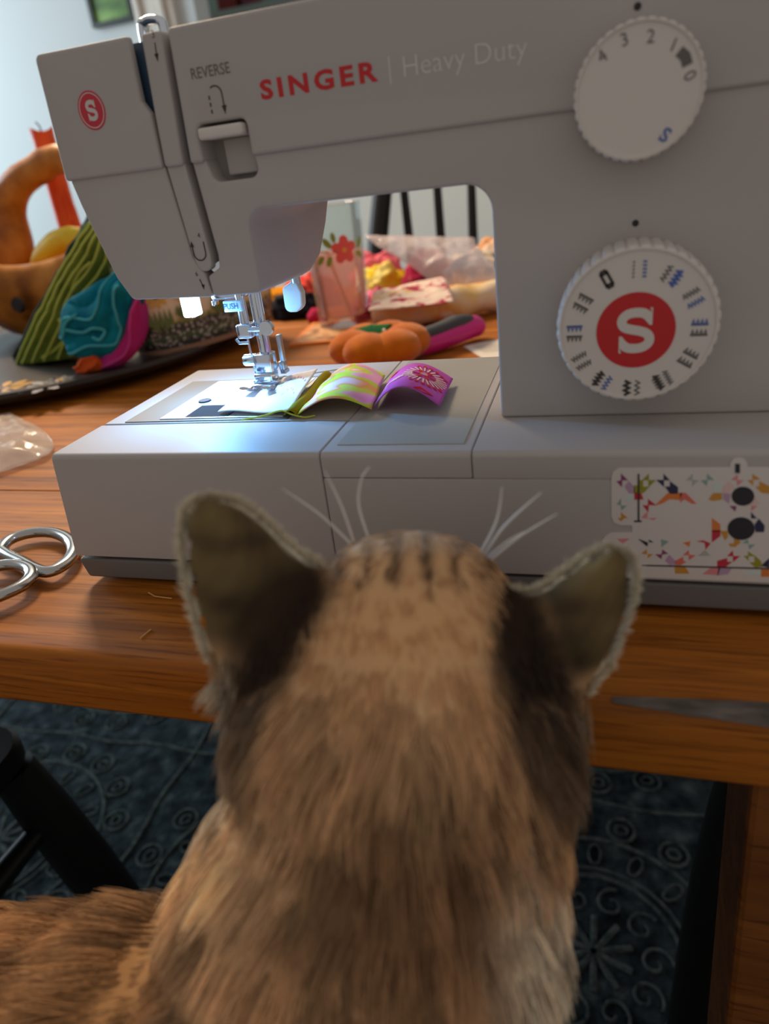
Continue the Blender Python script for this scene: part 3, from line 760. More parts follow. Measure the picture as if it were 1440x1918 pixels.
# --- sticker
YS = -.0003
K = 340 / 1440
def stk(pts):
    out = []
    for x, y in pts:
        p = at(1100 + x * K, 840 + y * K, Y=0); out.append((p.x, p.z))
    return out
M_stk = mat('sticker_vinyl', srgb(216, 208, 202), .35)
stick = flat('sticker', [stk([(190, 230), (205, 180), (250, 152), (1128, 146), (1135, 110), (1160, 78), (1200, 68), (1240, 78), (1265, 110), (1270, 145), (1900, 150), (1900, 1078), (150, 1010), (120, 960), (120, 720), (150, 685), (190, 665), (355, 662), (355, 608), (260, 605), (210, 585), (190, 540)])], YS, M_stk, sm, .0002)
stick['label'] = 'quilt pattern sticker shaped like a sewing machine'
SH = {
 'plum': ((138, 60, 106), [[(268, 200), (318, 248), (268, 248)], [(232, 260), (275, 250), (272, 300)], [(1130, 455), (1178, 455), (1170, 495)], [(595, 800), (635, 830), (590, 838)], [(540, 838), (590, 838), (585, 872)]]),
 'lilac': ((186, 150, 178), [[(300, 300), (330, 262), (370, 305), (370, 348), (330, 348)], [(620, 888), (650, 845), (695, 890), (690, 915), (650, 915)], [(1045, 945), (1140, 945), (1110, 990), (1035, 1000)], [(1075, 355), (1130, 360), (1120, 430), (1080, 400)]]),
 'olive': ((150, 146, 30), [[(485, 200), (485, 248), (435, 248)], [(415, 255), (440, 255), (440, 300), (485, 300), (440, 345), (375, 345), (375, 290), (415, 290)], [(485, 250), (540, 250), (485, 300)], [(1275, 815), (1325, 850), (1275, 850)], [(1325, 850), (1370, 890), (1380, 930), (1330, 935), (1290, 900), (1325, 900)], [(1240, 850), (1275, 850), (1275, 885)]]),
 'navy': ((38, 42, 76), [[(605, 200), (650, 248), (605, 248)], [(550, 250), (605, 250), (605, 300), (600, 295)], [(655, 262), (712, 305), (712, 350), (655, 350), (620, 300), (655, 300)], [(1298, 505), (1340, 550), (1298, 550)], [(1330, 600), (1360, 560), (1400, 610), (1395, 655), (1335, 655)], [(1380, 925), (1440, 870), (1440, 940)]]),
 'grey': ((176, 176, 170), [[(832, 200), (832, 248), (785, 248)], [(830, 250), (880, 250), (832, 292)], [(930, 805), (970, 845), (880, 848)]]),
 'sage': ((130, 168, 158), [[(950, 200), (1000, 245), (950, 245)], [(900, 250), (950, 250), (945, 292)], [(265, 395), (265, 445), (235, 440)], [(265, 450), (310, 452), (270, 485)], [(1275, 760), (1325, 760), (1285, 795)], [(585, 720), (640, 735), (590, 775)], [(1230, 745), (1270, 720), (1275, 750)]]),
 'mint': ((200, 216, 208), [[(1000, 290), (1030, 262), (1060, 305), (1040, 345), (1000, 330)], [(300, 390), (330, 360), (360, 390), (330, 430)], [(1290, 965), (1370, 965), (1370, 1000), (1250, 1000)]]),
 'pink': ((222, 138, 140), [[(1190, 205), (1190, 245), (1140, 245)], [(1185, 250), (1235, 250), (1190, 290)], [(475, 500), (475, 550), (430, 545)], [(485, 550), (550, 548), (520, 565)], [(1300, 455), (1345, 455), (1300, 490)], [(980, 945), (1045, 945), (1030, 998), (920, 990)], [(240, 715), (330, 712), (280, 750)]]),
 'blush': ((222, 190, 184), [[(1080, 300), (1120, 262), (1160, 300), (1110, 350), (1070, 340)], [(1290, 400), (1330, 380), (1360, 430), (1310, 450)]]),
 'ochre': ((202, 142, 52), [[(1310, 200), (1365, 240), (1310, 245)], [(1270, 250), (1312, 250), (1312, 290)], [(1365, 262), (1440, 300), (1440, 350), (1380, 345), (1335, 300), (1365, 300)], [(1000, 355), (1060, 355), (1060, 400), (1000, 410), (965, 400)], [(1055, 655), (1110, 655), (1110, 700), (1090, 720)], [(1160, 705), (1210, 740), (1170, 775), (1130, 770), (1125, 750), (1160, 750)], [(480, 835), (520, 835), (480, 865)], [(470, 798), (470, 835), (430, 830)], [(695, 930), (770, 935), (800, 985), (700, 985)], [(268, 505), (318, 548), (268, 548)], [(240, 550), (290, 550), (265, 572)]]),
 'red': ((194, 40, 60), [[(375, 350), (425, 355), (440, 398), (375, 400)], [(482, 400), (540, 445), (482, 445)], [(440, 450), (485, 450), (480, 500)], [(990, 650), (1050, 650), (1050, 690), (990, 735)], [(870, 735), (920, 728), (970, 750), (935, 795), (928, 745)], [(1150, 810), (1155, 850), (1110, 850)], [(1155, 852), (1205, 852), (1155, 895)], [(1105, 870), (1105, 895), (1140, 898), (1090, 935), (1035, 935), (1035, 890)]]),
 'orange': ((222, 124, 58), [[(640, 355), (740, 355), (720, 405), (650, 400), (600, 430), (545, 445)], [(990, 555), (1050, 600), (1050, 650), (990, 650)], [(760, 745), (815, 735), (805, 775)], [(1380, 960), (1440, 960), (1440, 1010), (1380, 1010)]]),
 'coral': ((222, 110, 92), [[(740, 355), (780, 355), (855, 430), (825, 432), (770, 400), (740, 425)], [(800, 805), (805, 840), (760, 842)], [(805, 842), (855, 845), (805, 880)], [(755, 860), (760, 890), (780, 895), (735, 920), (700, 915), (700, 890)]]),
 'black': ((34, 32, 40), [[(398, 198), (412, 198), (412, 575), (398, 575)], [(370, 568), (430, 568), (430, 580), (370, 580)], [(430, 918), (1900, 955), (1900, 966), (430, 928)], [(1170, 118), (1208, 118), (1208, 192), (1170, 192)], [(400, 712), (480, 742), (475, 775)], [(485, 718), (525, 740), (490, 740)],
   [(1232 + 90 * math.cos(t), 375 + 75 * math.sin(t)) for t in [i * .2094 for i in range(30)]], [(1218 + 108 * math.cos(t), 632 + 90 * math.sin(t)) for t in [i * .2094 for i in range(30)]]]),
}
for nme, (c, polys) in SH.items():
    ext = []
    if nme != 'black':
        for P in polys:
            if min(p[0] for p in P) > 760:
                Q = [(p[0] + 690, p[1] + 14) for p in P]
                if min(p[0] for p in Q) > 1445 and max(p[0] for p in Q) < 1870: ext.append(Q)
    grow = lambda P: [(sum(p[0] for p in P) / len(P) + (q[0] - sum(p[0] for p in P) / len(P)) * (1.14 if nme != 'black' else 1), sum(p[1] for p in P) / len(P) + (q[1] - sum(p[1] for p in P) / len(P)) * (1.14 if nme != 'black' else 1)) for q in P]
    for P in map(grow, polys + ext): flat('quilt_patch', [stk(P)], YS - (.0001 if nme != 'black' else .0002), mat('sticker_' + nme, srgb(*c), .4), stick)
# --- needle, presser bar, foot, threader, lamp
nb_x, nb_y = .0905, .1000
bar_t = at(480, 556, Y=nb_y); bar_b = at(500, 695, Y=nb_y)
bx = .0905
tube('presser_bar', [(bx, nb_y, .150), (bx, nb_y, .0935)], .0036, M_chrome, sm, 20)
tube('needle_bar', [(bx - .0075, nb_y - .004, .150), (bx - .0075, nb_y - .004, .114)], .0028, M_chrome, sm, 20)
cl = mesh('needle_clamp', *box_vf((bx - .0118, nb_y - .0085, .1115), (bx - .0028, nb_y + .001, .1195), .001), M_chrome, sm, smooth=40)
tube('clamp_arm', [(bx - .004, nb_y - .0075, .1165), (bx + .005, nb_y - .0075, .1165)], .0016, M_chrome, cl, 12)
mesh('clamp_screw', *lathe_vf([(0, -.0015), (.0040, -.0012), (.0043, 0), (.0040, .0025), (0, .0025)], 22, (bx + .0074, nb_y - .0085, .1168), 'Y'), M_chrome, cl, smooth=40)
tube('needle', [(bx - .0075, nb_y - .0045, .113), (bx - .0068, nb_y - .0045, .092), (bx - .0066, nb_y - .0045, .082)], [.00075, .0006, .0002], M_chrome, sm, 8)
tube('thread_guide_pin', [(bx - .0125, nb_y - .0085, .1115), (bx - .0105, nb_y - .0095, .1095), (bx - .0045, nb_y - .0095, .1095)], .0009, M_chrome, sm, 8)
ft = mesh('presser_foot', *join(box_vf((bx - .0050, nb_y - .007, .0905), (bx + .0052, nb_y + .003, .1015), .0008), box_vf((bx - .0062, nb_y - .0085, .0855), (bx + .0050, nb_y + .002, .0908), .0008)), M_chrome, sm, smooth=40)
mesh('foot_screw', *lathe_vf([(0, -.007), (.0033, -.007), (.0036, -.006), (.0036, 0), (0, 0)], 18, (bx - .0046, nb_y - .005, .0985), 'X'), M_chrome, ft, smooth=40)
for sx in (-1, 1):
    xo = bx - .0008 + sx * .0062
    P = [(xo - sx * .002, nb_y + .012, .0826), (xo, nb_y - .004, .0824), (xo, nb_y - .014, .0830), (xo + sx * .0007, nb_y - .021, .0862)]
    tube('foot_toe', spline(P, 5), .0031, M_chrome, ft, 8, flat=.3, up=(0, 0, 1))
tube('foot_pin', [(bx - .0085, nb_y - .004, .0850), (bx + .0070, nb_y - .004, .0850)], .0017, M_chrome, ft, 10)
mesh('foot_bridge', *box_vf((bx - .0075, nb_y - .009, .0824), (bx + .006, nb_y + .008, .0845), .0006), M_chrome, ft, smooth=40)
th = mesh('foot_lever', *join(box_vf((bx + .0062, nb_y + .004, .094), (bx + .0088, nb_y + .008, .1100), .0006), box_vf((bx + .0052, nb_y + .003, .089), (bx + .0086, nb_y + .009, .0945), .0006)), M_steel, sm, smooth=40)
for k in range(4): mesh('ratchet_tooth', *box_vf((bx + .0058 + k * .0009, nb_y + .003, .0872), (bx + .0063 + k * .0009, nb_y + .009, .0892)), M_steel, th)
nt = mesh('needle_threader', *join(box_vf((.0655, .094, .1335), (.0860, .104, .1405), .0015), box_vf((.0655, .094, .1305), (.0675, .100, .1335), .0005)), M_chrome, sm, smooth=40)
tg = mesh('push_tab', *box_vf((.0735, .0925, .1268), (.0850, .0955, .1330), .0006), mat('clear_tab', srgb(206, 226, 240), .25), nt, smooth=40)
w0 = at(412, 593, Y=.0923); text('tab_lettering', 'PUSH', .0738, .1285, .09235, .0045, mat('navy_ink', srgb(34, 60, 100), .5), tg, .00005, width=.0088)
lf = prism('presser_lifter', round_poly(pp(.128, (527, 540, .003), (552, 522, .003), (565, 548, .004), (567, 575, .005), (556, 585, .004), (534, 586, .004)), .003, 5), .128, .1335, M_white, sm, .0015)
tube('lifter_stem', [(.1035, .131, .134), (.1035, .131, .165)], .003, M_steel, sm, 10)
led = mesh('lamp', *box_vf((.0515, .084, .1266), (.0595, .094, .1430), .0015), M_led, sm, smooth=40)
ld = bpy.data.lights.new('sewing_lamp', 'AREA'); ld.energy = .36; ld.color = (.13, .47, 1.0); ld.shape = 'DISK'; ld.size = .012
lo = bpy.data.objects.new('sewing_lamp', ld); COL.objects.link(lo); lo.location = (.0555, .0870, .1258)
lo.rotation_euler = (Vector((.085, .078, .078)) - Vector(lo.location)).to_track_quat('-Z', 'Y').to_euler()
lo.parent = sm; lo.location = Vector(lo.location) - Vector((.19, .08, 0))

# ================================================================== PATCHES UNDER THE NEEDLE
def bil(p00, p10, p01, p11, bump=None):
    p00, p10, p01, p11 = map(Vector, (p00, p10, p01, p11))
    def fn(u, v):
        p = p00.lerp(p10, u).lerp(p01.lerp(p11, u), v)
        if bump: p = p + Vector((0, 0, bump(u, v)))
        return p
    return fn
def decal(name, fn, polys, m, parent, off=.0006):
    """flat print following a cloth surface; polys in (u,v)"""
    V, F = [], []
    for P in polys:
        o = len(V)
        for (u, v) in P:
            e = .004; p = fn(u, v); du = fn(u + e, v) - fn(u - e, v); dv = fn(u, v + e) - fn(u, v - e)
            n = du.cross(dv).normalized(); n = n if n.z > 0 else -n
            V.append(p + n * off)
        F.append(list(range(o, o + len(P))))
    return mesh(name, V, F, m, parent)
def cloth_mat(name, stops, scale, rough=.9, stretch=None, detail=3):
    return mat(name, stops[0][1], rough, spec=.15, var=(scale, detail, stops), bump=(700, .15, .0004), stretch=stretch, sheen=.1)
Cw = mat('white_cotton', srgb(236, 228, 222), .9, spec=.1, bump=(900, .2, .0003))
Cpink = mat('faint_pink_print', srgb(226, 176, 190), .9, spec=.1)
fn = bil((.0775, .0550, .0806), (.1240, .0500, .0806), (.0795, .0985, .0806), (.1160, .1130, .0862), lambda u, v: .0022 * max(0, u - .35) ** 1.2 + .0008 * math.sin(7 * u + 4 * v))
pw = surf('fabric_patch', fn, 22, 22, Cw, th=.0005)
tag(pw, 'white cotton patch with faint pink print held under the presser foot', 'fabric', 'patches being sewn')
decal('print', fn, [[(.52 + i * .05 + a * .016, .62 + .22 * math.sin(i * .35) + b * .03) for a, b in ((-1, -1), (1, -1), (0, 1.3))] for i in range(9)] + [[(.70 + i * .045 + a * .012, .42 + .1 * math.sin(i * .9) + b * .02) for a, b in ((-1, -1), (1, -1), (0, 1.2))] for i in range(5)], Cpink, pw)
Col = mat('olive_cotton', srgb(150, 132, 20), .9, spec=.1, bump=(900, .2, .0003))
fn = bil((.1205, .0478, .0803), (.1275, .0470, .0803), (.1165, .1175, .0812), (.1235, .1165, .0812), lambda u, v: .0026 * math.sin(math.pi * u) ** .7 + .0005 * math.sin(9 * v))
po = surf('fabric_patch', fn, 8, 18, Col, th=.0005)
tag(po, 'folded olive green patch along the white patch edge', 'fabric', 'patches being sewn')
Cmid = cloth_mat('candy_cotton', [(.30, srgb(236, 160, 210)), (.42, srgb(240, 178, 196)), (.49, srgb(196, 226, 40)), (.56, srgb(206, 224, 60)), (.62, srgb(240, 170, 90)), (.72, srgb(238, 214, 222))], 75, detail=0)
fnm = bil((.1278, .0480, .0803), (.1670, .0525, .0806), (.1205, .1170, .0806), (.1580, .1120, .0815), lambda u, v: .0075 * math.sin(math.pi * min(1, max(0, u))) + .0006 * math.sin(12 * v))
pm = surf('fabric_patch', fnm, 26, 26, Cmid, th=.0005)
tag(pm, 'arched pink orange and lime patch between the white and purple ones', 'fabric', 'patches being sewn')
Cpur = mat('purple_cotton', srgb(190, 88, 178), .9, spec=.1, bump=(900, .2, .0003))
fnp = bil((.1672, .0550, .0805), (.2036, .0480, .0830), (.1625, .1075, .0805), (.2010, .0985, .0815), lambda u, v: .0105 * math.sin(math.pi * min(1, max(0, u)) ** .9) * (1 - .15 * v))
ppu = surf('fabric_patch', fnp, 28, 24, Cpur, th=.0005)
tag(ppu, 'purple patch with a red and cream flower, rightmost on the bed', 'fabric', 'patches being sewn')
Cred = mat('red_print_cotton', srgb(206, 38, 48), .9, spec=.1); Ccream = mat('cream_print_cotton', srgb(236, 206, 178), .9, spec=.1)
fc = (.66, .56)
def star(n, r0, r1, w, c=fc, ay=.82):
    out = []
    for k in range(n):
        a = 2 * math.pi * k / n
        out.append([(c[0] + r0 * math.cos(a - w), c[1] + ay * r0 * math.sin(a - w)), (c[0] + r1 * math.cos(a - w * .5), c[1] + ay * r1 * math.sin(a - w * .5)), (c[0] + r1 * math.cos(a + w * .5), c[1] + ay * r1 * math.sin(a + w * .5)), (c[0] + r0 * math.cos(a + w), c[1] + ay * r0 * math.sin(a + w))])
    return out
decal('print', fnp, star(26, .17, .32, .07), Ccream, ppu, .0006)
decal('print', fnp, star(6, .05, .17, .32), Cred, ppu, .0008)
decal('print', fnp, star(12, .0, .05, .25), Ccream, ppu, .0010)
decal('print', fnp, [p for p in star(26, .33, .39, .1) if min(q[0] for q in p) > .5 and max(q[0] for q in p) < .99], Cred, ppu, .0006)
decal('print', fnp, [[(.05, .80), (.17, .84), (.2, .93), (.08, .9)], [(.62, .03), (.78, .02), (.9, .10), (.7, .13)]], Cred, ppu)
decal('print', fnp, [[(.10 + i * .035, .40 + .03 * math.sin(i)), (.125 + i * .035, .40 + .03 * math.sin(i)), (.13 + i * .035, .50), (.11 + i * .035, .50)] for i in range(8)] + [[(.05 + .01 * i, .15 + i * .03), (.2, .2 + i * .04), (.2, .215 + i * .04), (.05, .16 + i * .03)] for i in range(4)], Ccream, ppu)
for i, (P, c, lb) in enumerate((([(.1215, .119, .0805), (.130, .126, .0835), (.1335, .132, .083)], srgb(196, 200, 70), 'short lime thread tail standing behind the olive patch'),
        ([(.096, .0460, .0787), (.108, .0478, .0800), (.118, .0492, .0822), (.1245, .0478, .0806), (.1315, .0472, .0790), (.1365, .0500, .0788)], srgb(186, 196, 60), 'loose lime thread lying along the front of the patches'),
        ([(.0925, .115, .0808), (.105, .127, .0800), (.118, .140, .0785), (.124, .146, .0785)], srgb(214, 196, 160), 'pale thread running back from the presser foot'))):
    tag(tube('thread_tail', spline(P, 6), .0005, mat('thread_%d' % i, c, .8)), lb, 'thread', 'threads on the machine bed')

# ================================================================== ON THE TABLE: LEFT
# scissors
M_sc = mat('nickel_steel', srgb(176, 174, 172), .18, metal=1.0)
sc = thing('scissors', 'chrome handled sewing scissors lying left of the machine', 'scissors', (-.06, .01, 0))
SZc = .0062
l1_ = [at(x, y, Z=SZc) for x, y in ((2, 1032), (12, 1016), (35, 1004), (70, 997), (105, 999), (131, 1012), (138, 1030), (128, 1050), (106, 1066), (84, 1071), (62, 1064), (40, 1052), (18, 1042))]
l2_ = [at(x, y, Z=SZc + .001) for x, y in ((-66, 1100), (-40, 1076), (-5, 1061), (30, 1058), (54, 1066), (58, 1080), (42, 1096), (10, 1112), (-25, 1124), (-60, 1128), (-78, 1118))]
def cspline(P, n=5):
    Q = spline(P[-2:] + P + P[:2], n); return Q[2 * n:-(2 * n) + 0][: len(P) * n]
tube('handle_ring', cspline(l1_), .0042, M_sc, sc, 12, closed=True, flat=.75, up=(0, 0, 1))
tube('handle_ring', cspline(l2_), .0042, M_sc, sc, 12, closed=True, flat=.75, up=(0, 0, 1))
piv = Vector((-.155, .035, SZc))
tube('shank', spline([l1_[0], l1_[0].lerp(piv, .5) + Vector((0, .004, 0)), piv], 5), [.0040, .0045, .006], M_sc, sc, 10, flat=.6, up=(0, 0, 1))
tube('shank', spline([l2_[0], l2_[0].lerp(piv, .5) + Vector((0, -.004, 0)), piv], 5), [.0040, .0045, .006], M_sc, sc, 10, flat=.6, up=(0, 0, 1))
for s in (-1, 1):
    d = Vector((-1, s * .03, 0)).normalized(); n_ = Vector((-d.y, d.x, 0)) * s
    P = [piv - d * .01 - n_ * .007, piv + d * .02 - n_ * .004, piv + d * .12, piv + d * .02 + n_ * .008, piv - d * .01 + n_ * .006]
    zz = .0014 * (s + 1) / 2 - .0045
    V = [(p.x, p.y, p.z + zz) for p in P] + [(p.x, p.y, p.z + zz + .0013) for p in P]
    mesh('blade', V, [(0, 1, 2, 3, 4), (9, 8, 7, 6, 5)] + [(i, (i + 1) % 5, 5 + (i + 1) % 5, 5 + i) for i in range(5)], M_sc, sc)
mesh('pivot_screw', *lathe_vf([(0, SZc - .0055), (.004, SZc - .0055), (.004, SZc + .002), (.003, SZc + .0028), (0, SZc + .0028)], 18, (piv.x, piv.y, 0)), M_sc, sc, smooth=40)
# clear plastic bag
M_clear = mat('clear_film', srgb(236, 224, 212), .12, spec=.8, alpha=.34, bump=(20, .5, .006))
def crumple(name, fn, nu, nv, amp, sc_, m, th=.0004, seed=0, fade=True):
    def g(u, v):
        p = fn(u, v); n = fbm((p.x * sc_ + seed, p.y * sc_, p.z * sc_)); r = 1 - abs(fbm((p.x * sc_ * 1.7, p.y * sc_ * 1.7 + seed, p.z * sc_)))
        k = (n * .5 + r * .7) * amp
        if fade: k *= min(1, 5 * min(u, 1 - u, v, 1 - v) + .25)
        return p + Vector((0, 0, k))
    return surf(name, g, nu, nv, m, th=th)
a_, b_, c_, d_ = at(-120, 930, Z=.002), at(60, 868, Z=.002), at(-120, 800, Z=.002), at(20, 776, Z=.002)
e_ = at(99, 829, Z=.002)
bag = crumple('plastic_bag', lambda u, v: (a_.lerp(b_, u)).lerp(c_.lerp(d_, u), v) + (e_ - b_.lerp(d_, .5)) * (u ** 4) * (4 * v * (1 - v)), 34, 30, .014, 18, M_clear, seed=2)
tag(bag, 'crumpled clear plastic bag lying on the table at the left edge', 'bag')
# thread scraps on the table
for i, P in enumerate(([(263, 1196), (272, 1188), (283, 1179)], [(322, 1121), (305, 1119), (290, 1117), (278, 1110)])):
    o = tube('thread_scrap', [at(x, y, Z=.0006) for x, y in P], .0004, mat('straw_thread', srgb(210, 160, 80), .8))
    tag(o, ('short straw coloured thread scrap near the table edge', 'forked straw coloured thread scrap in front of the machine base')[i], 'thread', 'thread scraps on the table')
# black lacquer tray
M_lac = mat('black_lacquer_tray', srgb(44, 36, 32), .42, spec=.3, var=(9, 4, [(.35, srgb(30, 24, 22)), (.7, srgb(66, 54, 46))]))
TC = Vector((-.45, .55, 0)); TR = .277
tr_ = thing('round_tray', 'large round black lacquered tray painted with flowers', 'tray', (TC.x, TC.y, 0))
TZ = .0225
mesh('base_ring', *lathe_vf([(.12, .0002), (.17, .0002), (.17, .008), (.12, .008)], 40, TC), M_lac, tr_, smooth=40)
mesh('plate', *lathe_vf([(0, .008), (TR - .015, .008), (TR - .003, .013), (TR, .018), (TR - .002, .0225), (TR - .012, .0225), (TR - .02, .0205), (0, .0205)], 96, TC), M_lac, tr_, smooth=40)
TZ = .0206
def daisy(c, r, n, m, mc, rot=0, name='painted_flower'):
    V, F = [], []
    for k in range(n):
        a = rot + 2 * math.pi * k / n; o = len(V); w = 2.2 / n
        for rr, da in ((.22, -w * .4), (.7, -w), (1, -w * .3), (1, w * .3), (.7, w), (.22, w * .4)):
            V.append((c.x + r * rr * math.cos(a + da), c.y + r * rr * math.sin(a + da), TZ + .0003))
        F.append(range(o, o + 6))
    f = mesh(name, V, F, m, tr_)
    mesh('flower_centre', *lathe_vf([(0, TZ + .0003), (r * .24, TZ + .0003), (r * .2, TZ + .0008), (0, TZ + .0009)], 14, (c.x, c.y, 0)), mc, f)
Mpy = mat('yellow_paint', srgb(214, 160, 60), .35); Mpw = mat('dusty_white_paint', srgb(150, 146, 146), .4); Mpb = mat('brown_paint', srgb(96, 60, 30), .4)
daisy(at(5, 728, Z=TZ), .032, 9, Mpy, Mpb); daisy(at(85, 722, Z=TZ), .030, 8, Mpw, Mpb, .3); daisy(at(-60, 745, Z=TZ), .03, 8, Mpw, Mpb, .3); daisy(at(112, 712, Z=TZ), .018, 7, Mpw, Mpy, .1)
# gourd bowl with carved handle
M_gourd = mat('burl_wood', srgb(166, 104, 40), .45, spec=.35, var=(22, 8, [(.28, srgb(70, 36, 14)), (.40, srgb(146, 84, 26)), (.55, srgb(186, 116, 40)), (.72, srgb(206, 140, 66))]), bump=(24, .3, .003))
gc = Vector((-.515, .655, TZ))
gb = thing('burl_bowl', 'carved burl wood bowl with a looping branch handle on the tray', 'bowl', gc)
def gourd_r(th_, h): return 1 + .10 * fbm((math.cos(th_) * 1.4, math.sin(th_) * 1.4, h * 9)) + .05 * math.sin(3 * th_ + 1)
gprof = [(.004, .0006), (.050, .0006), (.072, .012), (.098, .040), (.108, .070), (.106, .095), (.098, .118), (.092, .117), (.094, .095), (.094, .07), (.082, .035), (.05, .018), (.004, .016)]
V, F = [], []; sg = 56
for i in range(sg):
    a = 2 * math.pi * i / sg
    for r, h in gprof:
        k = gourd_r(a, h) if r > .02 else 1
        V.append((gc.x + r * k * math.cos(a), gc.y + r * k * math.sin(a), gc.z + h + (.012 * math.sin(2 * a + .6) * (h / .118) ** 4 if h > .06 else 0)))
n_ = len(gprof)
for i in range(sg):
    for k in range(n_ - 1): F.append((i * n_ + k, ((i + 1) % sg) * n_ + k, ((i + 1) % sg) * n_ + k + 1, i * n_ + k + 1))
F.append([i * n_ for i in range(sg)]); F.append([i * n_ + n_ - 1 for i in range(sg)])
mesh('bowl_body', V, F, M_gourd, gb, smooth='all')
HP = [at(x, y, Y=.69) for x, y in ((26, 520), (20, 450), (16, 395), (32, 345), (72, 314), (122, 300), (180, 320), (222, 380), (232, 470), (236, 540))]
vv, ff = tube_vf(spline(HP, 6), [.036, .032, .025, .022, .020, .020, .022, .024, .028, .03], 16)
vv = [Vector(p) + Vector((0, 0, .005 * fbm(Vector(p) * 16))) for p in vv]
mesh('handle', vv, ff, M_gourd, gb, smooth='all')
kn = at(56, 565, Y=.57)
mesh('knot_hole', *lathe_vf([(0, .0), (.009, .0), (.011, .004), (.006, .009), (0, .006)], 14, (kn.x, gc.y - .112, kn.z), 'Y'), M_dark, gb, smooth=40)
# banana in the bowl
M_ban = mat('banana_skin', srgb(236, 200, 30), .5, var=(40, 3, [(.3, srgb(228, 188, 24)), (.7, srgb(240, 212, 50))]))
BP = [at(x, y, Y=.655) for x, y in ((62, 512), (80, 486), (108, 460), (140, 446), (175, 443))]
vv, ff = tube_vf(spline(BP, 5), [.006, .017, .020, .018, .007], 7)
bn = thing('banana', 'yellow banana inside the burl bowl', 'fruit', BP[2]); mesh('skin', vv, ff, M_ban, bn, smooth=60)
tube('stem', [BP[4], BP[4] + Vector((.012, 0, .004))], [.006, .005], mat('banana_stem', srgb(110, 84, 30), .7), bn, 7)
# candle
M_wax = mat('orange_red_wax', srgb(226, 90, 34), .4, spec=.3, var=(20, 2, [(.3, srgb(216, 76, 28)), (.7, srgb(234, 104, 42))]))
cb = at(77, 243, Y=.755)
cd = thing('taper_candle', 'orange red pillar candle with drips behind the burl bowl', 'candle', (cb.x, cb.y, TZ))
V, F = [], []; sg = 28; hs = [(0, .0175), (.08, .0170), (.16, .0168), (.22, .0165), (cb.z - TZ - .012, .0163), (cb.z - TZ, .0172), (cb.z - TZ - .003, .0145), (cb.z - TZ - .010, .009), (cb.z - TZ - .011, 0.0006)]
for i in range(sg):
    a = 2 * math.pi * i / sg
    for h, r in hs: V.append((cb.x + r * math.cos(a), cb.y + r * math.sin(a), TZ + .0005 + h + (.004 * math.sin(2 * a) if h > cb.z - TZ - .004 else 0)))
n_ = len(hs)
for i in range(sg):
    for k in range(n_ - 1): F.append((i * n_ + k, ((i + 1) % sg) * n_ + k, ((i + 1) % sg) * n_ + k + 1, i * n_ + k + 1))
F.append([i * n_ for i in range(sg)])
mesh('wax_column', V, F, M_wax, cd, smooth=50)
tube('wick', spline([(cb.x, cb.y, cb.z - .011), (cb.x - .001, cb.y, cb.z + .004), (cb.x - .006, cb.y, cb.z + .011)], 4), .0011, M_dark, cd, 6)
for k, (z0, z1, an, r) in enumerate(((.20, .12, -.2, .006), (.17, .09, .1, .0075), (.19, .15, -.6, .005), (.13, .1, .25, .008))):
    P = [Vector((cb.x + .0165 * math.cos(an), cb.y + .0165 * math.sin(an), TZ + z)) for z in (z0, (z0 + z1) / 2, z1)]
    tube('wax_drip', spline(P, 4), [r * .4, r * .7, r], M_wax, cd, 8)
